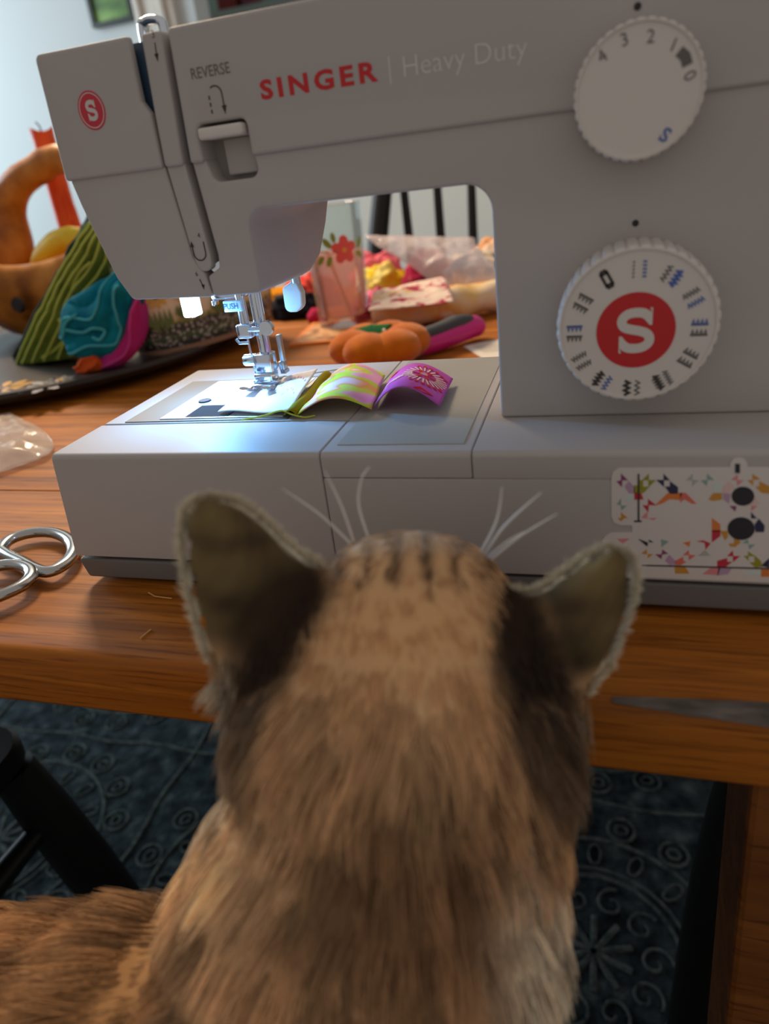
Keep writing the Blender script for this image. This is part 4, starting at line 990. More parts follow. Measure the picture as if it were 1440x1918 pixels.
# folded cloths -------------------------------------------------------
def bundle(name, A, B, depth, nf, amp, bulge, m, mh, label, back=.05, wob=.25, hems=(), seed=0, ns=40, nt=44, zmin=.0212):
    """cloth bundle: front skin between two edge polylines A (s) and B (s), folds running along s"""
    A = spline(A, 8); B = spline(B, 8)
    def L(P, s):
        f = max(0, min(1, s)) * (len(P) - 1); i = min(int(f), len(P) - 2); return P[i].lerp(P[i + 1], f - i)
    def front(s, t, extra=0):
        p = L(A, s).lerp(L(B, s), t)
        e = (L(B, s) - L(A, s)).normalized(); d = (L(A, min(1, s + .05)) - L(A, max(0, s - .05))).normalized()
        n = d.cross(e).normalized()
        if n.dot(Vector(CC) - p) < 0: n = -n
        w = wob * math.sin(5.1 * s + seed) + .5 * wob * math.sin(11.7 * s + 2 * seed)
        f = abs(math.sin(math.pi * nf * t + w * 2.2)) ** .6
        return p + n * (bulge * math.sin(math.pi * t) ** .7 + amp * f * (.4 + .6 * math.sin(math.pi * s) ** .5) + .004 * fbm((p.x * 30, p.y * 30 + seed, p.z * 30)) + extra), n
    V, F = [], []
    for i in range(ns):
        s = i / (ns - 1)
        for j in range(nt): V.append(front(s, j / (nt - 1))[0])
    k0 = len(V)
    for i in range(ns):
        s = i / (ns - 1)
        for j in range(nt):
            t = j / (nt - 1); p, n = front(s, t); q = L(A, s).lerp(L(B, s), t) - n * (back * math.sin(math.pi * t) ** .6 * (.3 + .7 * math.sin(math.pi * s)) + .004)
            V.append(q)
    for i in range(ns - 1):
        for j in range(nt - 1):
            F.append((i * nt + j, i * nt + j + 1, (i + 1) * nt + j + 1, (i + 1) * nt + j))
            F.append((k0 + i * nt + j, k0 + (i + 1) * nt + j, k0 + (i + 1) * nt + j + 1, k0 + i * nt + j + 1))
    for i in range(ns - 1):
        for j in (0, nt - 1): F.append((i * nt + j, (i + 1) * nt + j, k0 + (i + 1) * nt + j, k0 + i * nt + j))
    for j in range(nt - 1):
        for i in (0, ns - 1): F.append((i * nt + j, i * nt + j + 1, k0 + i * nt + j + 1, k0 + i * nt + j))
    V = [Vector((p.x, p.y, max(p.z, zmin))) for p in V]
    root = thing(name, label, 'cloth', V[ns * nt // 2], 'cloths piled on the tray')
    mesh('folds', V, F, m, root, smooth='all')
    for k in range(nf):
        # crest of fold k
        P = []
        for i in range(25):
            s = .02 + .96 * i / 24; w = wob * math.sin(5.1 * s + seed) + .5 * wob * math.sin(11.7 * s + 2 * seed)
            t = min(.985, max(.015, (k + .5 - w * 2.2 / math.pi) / nf)); P.append(front(s, t, .0012)[0])
        tube('hem', [Vector((p.x, p.y, max(p.z, zmin + .001))) for p in P], .0016, mh, root, 6)
    for H in hems:
        tube('hem', spline([front(s, t, .003)[0] for s, t in H], 5), .0019, mh, root, 6)
    return root
Mg = mat('green_linen', srgb(112, 134, 54), .9, spec=.1, var=(30, 3, [(.3, srgb(94, 114, 44)), (.7, srgb(128, 150, 66))]), bump=(500, .3, .0008))
Mgh = mat('green_hem', srgb(176, 184, 86), .9, spec=.1)
Mt = mat('teal_linen', srgb(10, 112, 134), .9, spec=.1, var=(30, 3, [(.3, srgb(8, 94, 116)), (.7, srgb(18, 130, 150))]), bump=(500, .3, .0008))
Mth = mat('teal_hem', srgb(70, 164, 178), .9, spec=.1)
Mm = mat('magenta_linen', srgb(186, 50, 132), .9, spec=.1, bump=(500, .3, .0008)); Mmh = mat('magenta_hem', srgb(200, 72, 150), .9, spec=.1)
Mo = mat('orange_linen', srgb(216, 92, 40), .9, spec=.1, bump=(500, .3, .0008))
Mk = mat('black_linen', srgb(34, 42, 42), .85, spec=.15, bump=(500, .3, .0008)); Mkh = mat('black_hem', srgb(70, 80, 78), .9)
def YY(*p, Y=.45): return [at(x, y, Y=Y) for x, y in p]
bundle('folded_cloth', YY((28, 672), (78, 570), (128, 480), (158, 415), (175, 385), Y=.475), YY((46, 680), (92, 580), (140, 500), (170, 440), (188, 410), Y=.465), .05, 1, .002, .004, Mk, Mkh, 'narrow black cloth along the left side of the green one', back=.02, seed=.4)
bundle('folded_cloth', YY((36, 684), (80, 588), (128, 505), (168, 430), (186, 408), Y=.45), YY((150, 668), (160, 620), (176, 560), (205, 500), (222, 470), Y=.44), .05, 5, .010, .010, Mg, Mgh, 'bunched olive green cloth with pale hems on the tray', back=.05, wob=.62, hems=([(.05, .55), (.12, .72), (.22, .85), (.3, .7), (.28, .6)], [(.45, .75), (.5, .6), (.6, .62), (.72, .8)]), seed=1.0)
bundle('folded_cloth', YY((126, 620), (124, 570), (160, 548), (205, 518), (240, 505), Y=.41), YY((165, 672), (205, 672), (232, 640), (246, 590), (252, 560), Y=.40), .05, 2, .008, .014, Mt, Mth, 'bunched teal cloth between the green and magenta ones', back=.04, wob=.55, hems=([(.2, .35), (.32, .55), (.45, .62), (.5, .75), (.42, .8), (.38, .7)], [(.0, .15), (.12, .35), (.25, .3), (.4, .3)]), seed=2.2)
bundle('folded_cloth', YY((182, 670), (206, 642), (232, 600), (246, 560), (250, 540), Y=.405), YY((205, 694), (236, 680), (262, 648), (266, 600), (262, 560), Y=.41), .05, 1, .003, .012, Mm, Mmh, 'smooth magenta cloth below the teal one on the tray', back=.04, seed=3.1)
bundle('folded_cloth', YY((146, 684), (152, 672), (166, 664), (182, 664), Y=.395), YY((156, 700), (172, 703), (186, 698), (194, 684), Y=.392), .03, 2, .002, .006, Mo, Mo, 'small orange cloth end below the teal cloth', back=.02, seed=4)
# sunflower dish
M_dish = bpy.data.materials.new('sunflower_ceramic'); M_dish.use_nodes = True
def dish_nodes():
    nt = M_dish.node_tree; N = nt.nodes.new; L = nt.links.new; b = nt.nodes['Principled BSDF']
    b.inputs['Roughness'].default_value = .3
    tc = N('ShaderNodeTexCoord'); sp = N('ShaderNodeSeparateXYZ'); L(tc.outputs['Object'], sp.inputs[0])
    n1 = N('ShaderNodeTexNoise'); n1.inputs['Scale'].default_value = 120; L(tc.outputs['Object'], n1.inputs['Vector'])
    m1 = N('ShaderNodeMath'); m1.operation = 'MULTIPLY_ADD'; m1.inputs[1].default_value = .018; L(n1.outputs['Fac'], m1.inputs[0]); L(sp.outputs['Z'], m1.inputs[2])
    vr = N('ShaderNodeTexVoronoi'); vr.inputs['Scale'].default_value = 210; L(tc.outputs['Object'], vr.inputs['Vector'])
    cr = N('ShaderNodeValToRGB'); e = cr.color_ramp.elements; e[0].position, e[0].color = .25, srgb(226, 226, 220); e[1].position, e[1].color = .5, srgb(44, 56, 60)
    L(vr.outputs['Distance'], cr.inputs['Fac'])
    gr = N('ShaderNodeValToRGB'); e = gr.color_ramp.elements; gr.color_ramp.interpolation = 'LINEAR'
    e[0].position, e[0].color = .0, srgb(70, 82, 84); e[1].position, e[1].color = 1.0, srgb(226, 210, 180)
    for p, c in ((.20, (70, 82, 84)), (.22, (96, 126, 96)), (.28, (98, 124, 90)), (.30, (70, 84, 86)), (.38, (72, 90, 80)), (.41, (128, 140, 76)), (.46, (224, 208, 172)), (.56, (236, 220, 190))):
        k = e.new(p); k.color = srgb(*c)
    mr = N('ShaderNodeMapRange'); mr.inputs['From Min'].default_value = TZ; mr.inputs['From Max'].default_value = TZ + .11; L(m1.outputs[0], mr.inputs['Value']); L(mr.outputs[0], gr.inputs['Fac'])
    lt = N('ShaderNodeMath'); lt.operation = 'LESS_THAN'; lt.inputs[1].default_value = .39; L(mr.outputs[0], lt.inputs[0])
    ml = N('ShaderNodeMath'); ml.operation = 'MULTIPLY'; ml.inputs[1].default_value = .55; L(lt.outputs[0], ml.inputs[0])
    mx = N('ShaderNodeMixRGB'); L(ml.outputs[0], mx.inputs[0]); L(gr.outputs[0], mx.inputs[1]); L(cr.outputs[0], mx.inputs[2]); L(mx.outputs[0], b.inputs['Base Color'])
dish_nodes()
dn = Vector((.921, -.389)); dd = Vector((.389, .921)); dc = Vector((-.202, .541))
ds = thing('sunflower_dish', 'oval ceramic dish painted with sunflowers over a speckled border', 'dish', (dc.x, dc.y, TZ))
V, F = [], []; sg = 72
dprof = [(.02, .0006), (.80, .0006), (.88, .004), (.93, .018), (.965, .05), (1.0, .100), (1.01, .104), (.985, .104), (.95, .08), (.90, .03), (.80, .010), (.02, .008)]
def sup(a, e=2.6):
    c, s = math.cos(a), math.sin(a); return math.copysign(abs(c) ** (2 / e), c), math.copysign(abs(s) ** (2 / e), s)
def dpt(a, k, h):
    c, s = sup(a); q = dc + dd * (c * .110 * k) + dn * (s * .048 * k); return Vector((q.x, q.y, TZ + h))
for i in range(sg):
    for k, h in dprof: V.append(dpt(2 * math.pi * i / sg, k, h))
n_ = len(dprof)
for i in range(sg):
    for k in range(n_ - 1): F.append((i * n_ + k, ((i + 1) % sg) * n_ + k, ((i + 1) % sg) * n_ + k + 1, i * n_ + k + 1))
F.append([i * n_ for i in range(sg)]); F.append([i * n_ + n_ - 1 for i in range(sg)])
mesh('bowl_wall', V, F, M_dish, ds, smooth=50)
mesh('foot_rim', *join((lambda P: (P, [(i * 2, ((i + 1) % sg) * 2, ((i + 1) % sg) * 2 + 1, i * 2 + 1) for i in range(sg)]))([q for i in range(sg) for q in (dpt(2 * math.pi * i / sg, .90, .0005), dpt(2 * math.pi * i / sg, .915, .007))])), mat('bare_clay', srgb(150, 120, 98), .7), ds)
Msy = mat('sunflower_yellow', srgb(224, 176, 62), .4); Msl = mat('leaf_green_paint', srgb(92, 116, 60), .4)
def side_flower(a, h, r, n=11):
    e = .02; o = dpt(a, .972 + (h - .05) * .7 + .012, h); tx = (dpt(a + e, 1, h) - dpt(a - e, 1, h)).normalized(); tz = Vector((0, 0, 1)); nm = tx.cross(tz).normalized()
    if nm.dot(Vector(CC) - o) < 0: nm = -nm
    V, F = [], []
    for k in range(n):
        b = 2 * math.pi * k / n; s0 = len(V); w = 2.4 / n
        for rr, da in ((.25, -w * .4), (.7, -w), (1, 0), (.7, w), (.25, w * .4)): V.append(o + tx * r * rr * math.cos(b + da) + tz * r * rr * math.sin(b + da) + nm * .0004)
        F.append(range(s0, s0 + 5))
    f = mesh('painted_sunflower', V, F, Msy, ds)
    mesh('flower_eye', [o + tx * r * .3 * math.cos(q * .5236) + tz * r * .3 * math.sin(q * .5236) + nm * .0009 for q in range(12)], [range(12)], Mpb, f)
    for k in range(5):
        b = -1.57 + (k - 2) * .28; l = r * (1.9 + .3 * (k % 2)); st = o - tz * r * 1.0
        mesh('painted_leaf', [st + tx * (k - 2) * r * .35 + nm * .0003, st + tx * ((k - 2) * r * .35 + .003) + nm * .0003 - tz * l * .5, st + tx * (k - 2) * r * .2 - tz * l * .75 + nm * .0003, st + tx * ((k - 2) * r * .35 - .003) - tz * l * .5 + nm * .0003], [(0, 1, 2, 3)], Msl, f)
for a, h, r in ((2.42, .070, .0165), (2.05, .066, .011), (1.62, .070, .014), (1.1, .076, .012), (2.8, .080, .013), (.6, .078, .015)): side_flower(a, h, r)

# ================================================================== ON THE TABLE: BEHIND THE MACHINE
# coaster and tumbler
M_cork = mat('printed_coaster', srgb(196, 140, 84), .5, var=(45, 5, [(.32, srgb(112, 66, 34)), (.45, srgb(190, 128, 70)), (.58, srgb(222, 176, 124)), (.7, srgb(206, 112, 40))]))
gx, gy = -.0560, .6530
cs = thing('coaster', 'orange edged picture coaster under the pink drink', 'coaster', (gx, gy - .02, 0))
q0, q1_, q2_, q3_ = at(540, 645, Z=.004), at(668, 634, Z=.004), at(706, 598, Z=.004), at(585, 604, Z=.004)
def quad_slab(name, Q, z0, z1, m, par, s=1.0):
    c = (Q[0] + Q[1] + Q[2] + Q[3]) / 4; P = [c + (q - c) * s for q in Q]
    V = [(p.x, p.y, z0) for p in P] + [(p.x, p.y, z1) for p in P]
    return mesh(name, V, [(0, 1, 2, 3), (4, 5, 6, 7)] + [(i, (i + 1) % 4, 4 + (i + 1) % 4, 4 + i) for i in range(4)], m, par)
quad_slab('board', (q0, q1_, q2_, q3_), .0003, .0038, mat('orange_board', srgb(224, 124, 36), .5), cs)
quad_slab('picture', (q0, q1_, q2_, q3_), .0038, .0041, M_cork, cs, .84)
M_glass = bpy.data.materials.new('clear_glass'); M_glass.use_nodes = True
def thin_glass(m, tint, ior=1.45, rough=.03):
    nt = m.node_tree; nt.nodes.clear(); N = nt.nodes.new; L = nt.links.new
    o = N('ShaderNodeOutputMaterial'); t = N('ShaderNodeBsdfTransparent'); t.inputs[0].default_value = tint
    g = N('ShaderNodeBsdfGlossy'); g.inputs['Roughness'].default_value = rough; f = N('ShaderNodeFresnel'); f.inputs[0].default_value = ior
    hf = N('ShaderNodeMath'); hf.operation = 'MULTIPLY'; hf.inputs[1].default_value = .5; L(f.outputs[0], hf.inputs[0])
    x = N('ShaderNodeMixShader'); L(hf.outputs[0], x.inputs[0]); L(t.outputs[0], x.inputs[1]); L(g.outputs[0], x.inputs[2]); L(x.outputs[0], o.inputs[0])
thin_glass(M_glass, (.93, .95, .94, 1))
M_drink = bpy.data.materials.new('pink_drink'); M_drink.use_nodes = True
def liquid(m, col):
    nt = m.node_tree; nt.nodes.clear(); N = nt.nodes.new; L = nt.links.new
    o = N('ShaderNodeOutputMaterial'); d = N('ShaderNodeBsdfDiffuse'); d.inputs[0].default_value = col; t = N('ShaderNodeBsdfTranslucent'); t.inputs[0].default_value = col
    p = N('ShaderNodeBsdfTransparent'); p.inputs[0].default_value = srgb(255, 226, 222)
    x = N('ShaderNodeMixShader'); x.inputs[0].default_value = .55; L(d.outputs[0], x.inputs[1]); L(t.outputs[0], x.inputs[2])
    y = N('ShaderNodeMixShader'); y.inputs[0].default_value = .5; L(x.outputs[0], y.inputs[1]); L(p.outputs[0], y.inputs[2]); L(y.outputs[0], o.inputs[0])
liquid(M_drink, srgb(255, 206, 198))
gz = .0042; GH = at(640, 380, Y=gy).z - gz
gl = thing('drinking_glass', 'tall clear tumbler of pink drink with a red flower decal', 'glass', (gx, gy, gz))
R0, R1 = .0350, .0400
mesh('tumbler', *lathe_vf([(0, gz), (R0 - .002, gz), (R0, gz + .002), (R0 + (R1 - R0) * .5, gz + GH * .5), (R1, gz + GH - .001), (R1 - .0012, gz + GH), (R1 - .0024, gz + GH - .001), (R0 + (R1 - R0) * .5 - .0026, gz + GH * .5), (R0 - .0034, gz + .014), (R0 - .008, gz + .011), (0, gz + .011)], 56, (gx, gy, 0)), M_glass, gl, smooth=45)
lh = at(640, 470, Y=gy).z - gz
mesh('drink', *lathe_vf([(0, gz + .0114), (R0 - .0085, gz + .0114), (R0 - .0038, gz + .0145), (R0 + (R1 - R0) * lh / GH - .0030, gz + lh), (0, gz + lh)], 48, (gx, gy, 0)), M_drink, gl, smooth=45)
va = math.atan2(CC[1] - gy, CC[0] - gx)
def cyl(an, h, off=.0006):
    r = R0 + (R1 - R0) * h / GH + off; return Vector((gx + r * math.cos(va + an), gy + r * math.sin(va + an), gz + h))
def cdecal(name, cx, ch, shape, m, par, off=.0006):
    P = [cyl(cx + x / R1, ch + y, off) for x, y in shape]; c = cyl(cx + sum(x for x, y in shape) / len(shape) / R1, ch + sum(y for x, y in shape) / len(shape), off)
    return mesh(name, P + [c], [(i, (i + 1) % len(P), len(P)) for i in range(len(P))], m, par)
Mfr = mat('coral_enamel', srgb(236, 92, 84), .3); Mfl = mat('leaf_enamel', srgb(140, 152, 50), .3); Mfy = mat('yellow_enamel', srgb(236, 170, 60), .3); Mfs = mat('stem_enamel', srgb(150, 100, 50), .3)
fh_ = at(652, 468, Y=gy - .035).z - gz
fx = .30
for k in range(5):
    a = 1.57 + k * 2 * math.pi / 5
    cdecal('petal', fx, fh_, [(.0095 * math.cos(a) + .0085 * math.cos(t) * math.cos(a) - .0068 * math.sin(t) * math.sin(a), .0095 * math.sin(a) + .0085 * math.cos(t) * math.sin(a) + .0068 * math.sin(t) * math.cos(a)) for t in [i * .524 for i in range(12)]], Mfr, gl)
cdecal('flower_eye', fx, fh_, [(.003 * math.cos(t), .003 * math.sin(t)) for t in [i * .785 for i in range(8)]], Mfy, gl, .0011)
for (x, y, a, s) in ((-.022, .010, 2.3, 1.0), (-.040, .006, 2.6, .8), (-.034, -.010, 3.9, .9), (-.022, -.012, 4.2, .9), (.026, .006, .9, 1.0), (.024, -.008, -.6, .9), (-.013, .016, 1.7, .8)):
    cdecal('leaf', fx + x / R1, fh_ + y, [(.008 * s * math.cos(t) * math.cos(a) - .0042 * s * math.sin(t) * math.sin(a), .008 * s * math.cos(t) * math.sin(a) + .0042 * s * math.sin(t) * math.cos(a)) for t in [i * .524 for i in range(12)]], Mfl, gl)
tube('stem', [cyl(fx + x / R1, fh_ + y, .0008) for x, y in ((-.010, -.001), (-.018, -.003), (-.028, 0), (-.040, .003))], .0006, Mfs, gl, 6)
stir = tube('stir_stick', [(gx + .012, gy - .006, gz + .016), (gx - .014, gy + .004, gz + GH * .62)], .0042, mat('tan_stick', srgb(232, 190, 120), .6), None, 10, flat=.45)
tag(stir, 'flat tan stick standing inside the pink drink', 'stick')
# pumpkin pincushion
M_felt = mat('orange_felt', srgb(204, 106, 10), .95, spec=.05, var=(60, 4, [(.3, srgb(192, 92, 6)), (.7, srgb(214, 116, 14))]), bump=(600, .5, .001), sheen=.3)
pc = at(713, 672, Z=0.0); pcx, pcy = at(712, 652, Z=.016).x, at(712, 652, Z=.016).y
pk = thing('pumpkin_pincushion', 'orange felt pumpkin pincushion stuck with pins behind the machine bed', 'pincushion', (pcx, pcy, 0))
NL = 6
for k in range(NL):
    a = 2 * math.pi * (k + .35) / NL; V, F = [], []; n1, n2 = 16, 12; cx_, cy_ = pcx + .026 * math.cos(a), pcy + .026 * math.sin(a)
    for i in range(n1):
        for j in range(n2 + 1):
            ph = math.pi * j / n2; t = 2 * math.pi * i / n1
            lx, ly, lz = .030 * math.sin(ph) * math.cos(t), .0285 * math.sin(ph) * math.sin(t), .0195 * math.cos(ph)
            z = .0198 + lz - (.004 * max(0, 1 - (lx + .027) / .03) if lz > 0 else 0)
            V.append((cx_ + lx * math.cos(a) - ly * math.sin(a), cy_ + lx * math.sin(a) + ly * math.cos(a), max(z, .0006)))
    for i in range(n1):
        for j in range(n2): F.append((i * (n2 + 1) + j, ((i + 1) % n1) * (n2 + 1) + j, ((i + 1) % n1) * (n2 + 1) + j + 1, i * (n2 + 1) + j + 1))
    mesh('lobe', V, F, M_felt, pk, smooth='all')
Mfg = mat('green_felt', srgb(44, 104, 62), .95, spec=.05, bump=(600, .5, .001)); Mfb = mat('olive_felt', srgb(120, 92, 30), .95, spec=.05, bump=(600, .5, .001))
def leafz(cx_, cy_, z, l, w, a, m):
    surf('felt_leaf', lambda u, v: Vector((cx_ + (u * l) * math.cos(a) - (v - .5) * w * math.sin(math.pi * (.1 + .85 * u)) * math.sin(a), cy_ + u * l * math.sin(a) + (v - .5) * w * math.sin(math.pi * (.1 + .85 * u)) * math.cos(a), z + .010 * math.sin(math.pi * u) )), 10, 6, m, pk, th=.002)
leafz(pcx, pcy, .027, .042, .026, 2.7, Mfg); leafz(pcx - .004, pcy, .025, .040, .022, 3.6, Mfb); leafz(pcx, pcy, .027, .03, .02, 1.5, Mfg)
for (x, y, z, c, lb) in ((.018, -.004, .0350, (200, 24, 30), 'red'), (.028, .004, .0355, (214, 50, 60), 'red'), (.006, .002, .0340, (230, 230, 220), 'white')):
    p = thing('pin', lb + ' headed pin stuck in the pumpkin pincushion' + (' on the right' if x > .02 else ''), 'pin', (pcx + x, pcy + y, z), 'pins in the pincushion')
    mesh('head', *lathe_vf([(0, -.0022), (.0016, -.0016), (.0022, 0), (.0016, .0016), (0, .0022)], 10, (pcx + x, pcy + y, z)), mat('pin_%s%d' % (lb, c[1]), srgb(*c), .2), p, smooth='all')
    tube('shaft', [(pcx + x, pcy + y, z), (pcx + x * .8, pcy + y, z - .02)], .0003, M_steel, p, 6)
# magenta cutter handle
k0, k1 = at(772, 650, Z=.0145), at(878, 616, Z=.0145)
kd = (k1 - k0).normalized(); kn_ = Vector((-kd.y, kd.x, 0))
kf = thing('rotary_cutter', 'magenta handled cutter with a dark grey grip behind the pumpkin', 'cutter', (k0.x, k0.y, 0))
Mkm = mat('magenta_plastic', srgb(206, 22, 128), .35); Mkg = mat('charcoal_rubber', srgb(62, 62, 66), .6)
P = [k0 - kd * .022 + Vector((0, 0, -.003)), k0, k0.lerp(k1, .35) + Vector((0, 0, -.001)), k0.lerp(k1, .7) + Vector((0, 0, .001)), k1 + Vector((0, 0, .002)), k1 + kd * .014, k1 + kd * .022]
tube('handle', spline(P, 4), [.008, .0115, .0125, .0135, .0135, .0115, .006], Mkm, kf, 16, flat=.98)
P2 = [k0 - kd * .012 + Vector((0, 0, .005)), k0 + Vector((0, 0, .0085)), k0.lerp(k1, .5) + Vector((0, 0, .0100)), k0.lerp(k1, .8) + Vector((0, 0, .0115)), k1 + Vector((0, 0, .0100)), k1 + kd * .010 + Vector((0, 0, .007))]
tube('grip', spline(P2, 4), [.006, .009, .010, .0115, .009, .004], Mkg, kf, 12, flat=.7, up=(0, 0, 1))
bd_c = k0 - kd * .030
mesh('blade', *[[(bd_c.x + kd.x * x + kn_.x * y * .05, bd_c.y + kd.y * x + kn_.y * y * .05, .0168 + z) for x, y, z in [(r * .016 * math.cos(t), w, r * .016 * math.sin(t)) for w in (-.01, .01) for r in (1,) for t in [i * .2618 for i in range(24)]]], [list(range(24)), list(range(24, 48))] + [(i, (i + 1) % 24, 24 + (i + 1) % 24, 24 + i) for i in range(24)]], M_steel, kf)
# paper slip
ps = quad_slab('paper_slip', (at(867, 648, Z=.0006), at(905, 672, Z=.0006), at(985, 664, Z=.0006), at(955, 632, Z=.0006)), .0003, .0007, mat('white_paper', srgb(226, 214, 200), .8), None)
tag(ps, 'small white printed paper slip beside the machine pillar', 'paper')
pa, pb_, pd_ = at(885, 648, Z=.0008), at(905, 660, Z=.0008), at(950, 640, Z=.0008)
for i in range(6):
    o_ = pa.lerp(pb_, i / 5); e_ = (pd_ - pa) * (.55 + .3 * ((i * 7) % 3) / 3); w_ = (pb_ - pa) * .035
    mesh('text_line', [(p.x, p.y, .00085) for p in (o_, o_ + e_, o_ + e_ + w_, o_ + w_)], [(0, 1, 2, 3)], M_ink2, ps)
# fabric heap
def lump(name, c, r, m, label, cat='fabric', seed=0, amp=.35, group='fabric heap behind the glass', zmin=.0006):
    V, F = [], []; n1, n2 = 44, 26
    for i in range(n1):
        for j in range(n2 + 1):
            t = 2 * math.pi * i / n1; ph = math.pi * j / n2
            d = Vector((math.sin(ph) * math.cos(t), math.sin(ph) * math.sin(t), math.cos(ph)))
            k = 1 + amp * (abs(fbm(d * 1.7 + Vector((seed, 0, 0)))) * 1.5 - .45) + amp * .5 * (1 - abs(fbm(d * 3.3 + Vector((0, seed, 0)))) * 2)  * .5
            p = Vector((d.x * r[0], d.y * r[1], d.z * r[2])) * k + Vector(c)
            V.append((p.x, p.y, max(p.z, zmin)))
    for i in range(n1):
        for j in range(n2): F.append((i * (n2 + 1) + j, ((i + 1) % n1) * (n2 + 1) + j, ((i + 1) % n1) * (n2 + 1) + j + 1, i * (n2 + 1) + j + 1))
    o = mesh(name, V, F, m, None, smooth='all'); tag(o, label, cat, group); return o
Mcr = cloth_mat('cream_orange_print', [(.35, srgb(232, 208, 180)), (.52, srgb(234, 196, 130)), (.60, srgb(228, 160, 76)), (.66, srgb(234, 214, 190)), (.8, srgb(150, 90, 110))], 24)
fold = [at(x, y, Z=z) for x, y, z in ((700, 588, .020), (760, 582, .020), (830, 572, .021), (900, 558, .022), (960, 548, .022))]
vv, ff = tube_vf(spline(fold, 8), [.020, .024, .022, .020, .018], 20, flat=1.0)
vv = [(p[0], p[1] + .004 * fbm(Vector(p) * 30), max(.0006, p[2] + .006 * fbm(Vector(p) * 22))) for p in vv]
tag(mesh('folded_fabric', vv, ff, Mcr, None, smooth='all'), 'long cream folded fabric with yellow orange print, front of the heap', 'fabric', 'fabric heap behind the glass')
Mrp = cloth_mat('cream_red_floral', [(.45, srgb(238, 214, 196)), (.56, srgb(236, 206, 190)), (.60, srgb(190, 60, 84)), (.70, srgb(160, 30, 66))], 55)
fa = [at(690, 584, Z=.036), at(850, 566, Z=.036), at(700, 548, Z=.040), at(832, 520, Z=.050)]
o = crumple('draped_fabric', bil(fa[0], fa[1], fa[2], fa[3]), 30, 26, .006, 22, Mrp, .0012, 5); tag(o, 'cream fabric with crimson floral print sloping over the folded roll', 'fabric', 'fabric heap behind the glass')
def heap(px, py, Y, rx, ry, m, label, seed, amp=.3, dx=0):
    """lump whose top reaches pixel row py"""
    c = at(px, py, Y=Y); h = max(c.z, .02)
    return lump('crumpled_fabric', (c.x + dx, Y, h * .30), (rx, ry, h * .70), m, label, seed=seed, amp=amp)
heap(706, 545, .705, .036, .030, mat('rose_cotton', srgb(206, 70, 110), .9, spec=.1, var=(22, 2, [(.4, srgb(196, 52, 96)), (.65, srgb(232, 150, 160))])), 'rose pink crumpled fabric behind the tumbler', 1)
heap(716, 500, .845, .046, .032, mat('yellow_cotton', srgb(226, 180, 30), .9, spec=.1, var=(26, 2, [(.35, srgb(206, 150, 20)), (.5, srgb(232, 196, 40)), (.68, srgb(240, 226, 150))])), 'yellow printed crumpled fabric in the heap', 2)
heap(706, 478, .915, .045, .030, mat('pink_cotton', srgb(236, 116, 130), .9, spec=.1), 'salmon pink fabric at the back of the heap', 3)
heap(800, 474, .815, .042, .036, mat('maroon_cotton', srgb(140, 22, 60), .9, spec=.1, var=(20, 2, [(.35, srgb(112, 16, 52)), (.6, srgb(160, 30, 62)), (.75, srgb(226, 190, 160))])), 'maroon crumpled fabric under the plastic bag', 4)
Mbp = cloth_mat('cream_blue_orange_print', [(.38, srgb(86, 104, 128)), (.47, srgb(140, 150, 160)), (.52, srgb(236, 214, 186)), (.62, srgb(238, 206, 168)), (.70, srgb(226, 140, 70))], 26)
heap(890, 472, .785, .05, .04, Mbp, 'cream blue and orange printed fabric inside the clear bag', 5, .2)
heap(925, 450, .90, .05, .04, mat('peach_cotton', srgb(232, 186, 150), .9, spec=.1, var=(22, 2, [(.4, srgb(226, 164, 116)), (.65, srgb(238, 214, 190))])), 'peach fabric behind the clear bag by the pillar', 10, .2)
b0_, b1_, b2_, b3_ = at(822, 560, Y=.70), at(925, 552, Y=.70), at(697, 440, Y=.74), at(905, 445, Y=.78)
bagfn = lambda u, v: b0_.lerp(b1_, u).lerp(b2_.lerp(b3_, u), v) + Vector((0, -.022, .006)) * math.sin(math.pi * v) * (.5 + .5 * math.sin(math.pi * u)) + Vector((.012 * math.sin(5 * v), 0, 0))
M_clear2 = mat('clear_zip_film', srgb(240, 222, 220), .12, spec=.9, alpha=.46, bump=(38, .7, .005))
o = crumple('zip_bag', bagfn, 34, 30, .010, 26, M_clear2, .0004, 8); tag(o, 'clear plastic zip bag draped over the fabric heap', 'bag')
# things left of the tumbler
heap(548, 545, .745, .042, .030, mat('black_cotton', srgb(24, 26, 34), .85, spec=.15), 'black crumpled fabric left of the tumbler', 6, .2)
heap(580, 515, .84, .045, .034, mat('coral_cotton', srgb(216, 76, 66), .9, spec=.1), 'coral red fabric behind the tumbler and black fabric', 7)
heap(508, 540, .835, .045, .034, mat('amber_cotton', srgb(216, 140, 26), .9, spec=.1), 'amber fabric just right of the machine head', 8)
heap(592, 582, .695, .014, .014, mat('raspberry_cotton', srgb(190, 44, 84), .9, spec=.1), 'small raspberry fabric scrap at the left of the tumbler base', 9, .15)

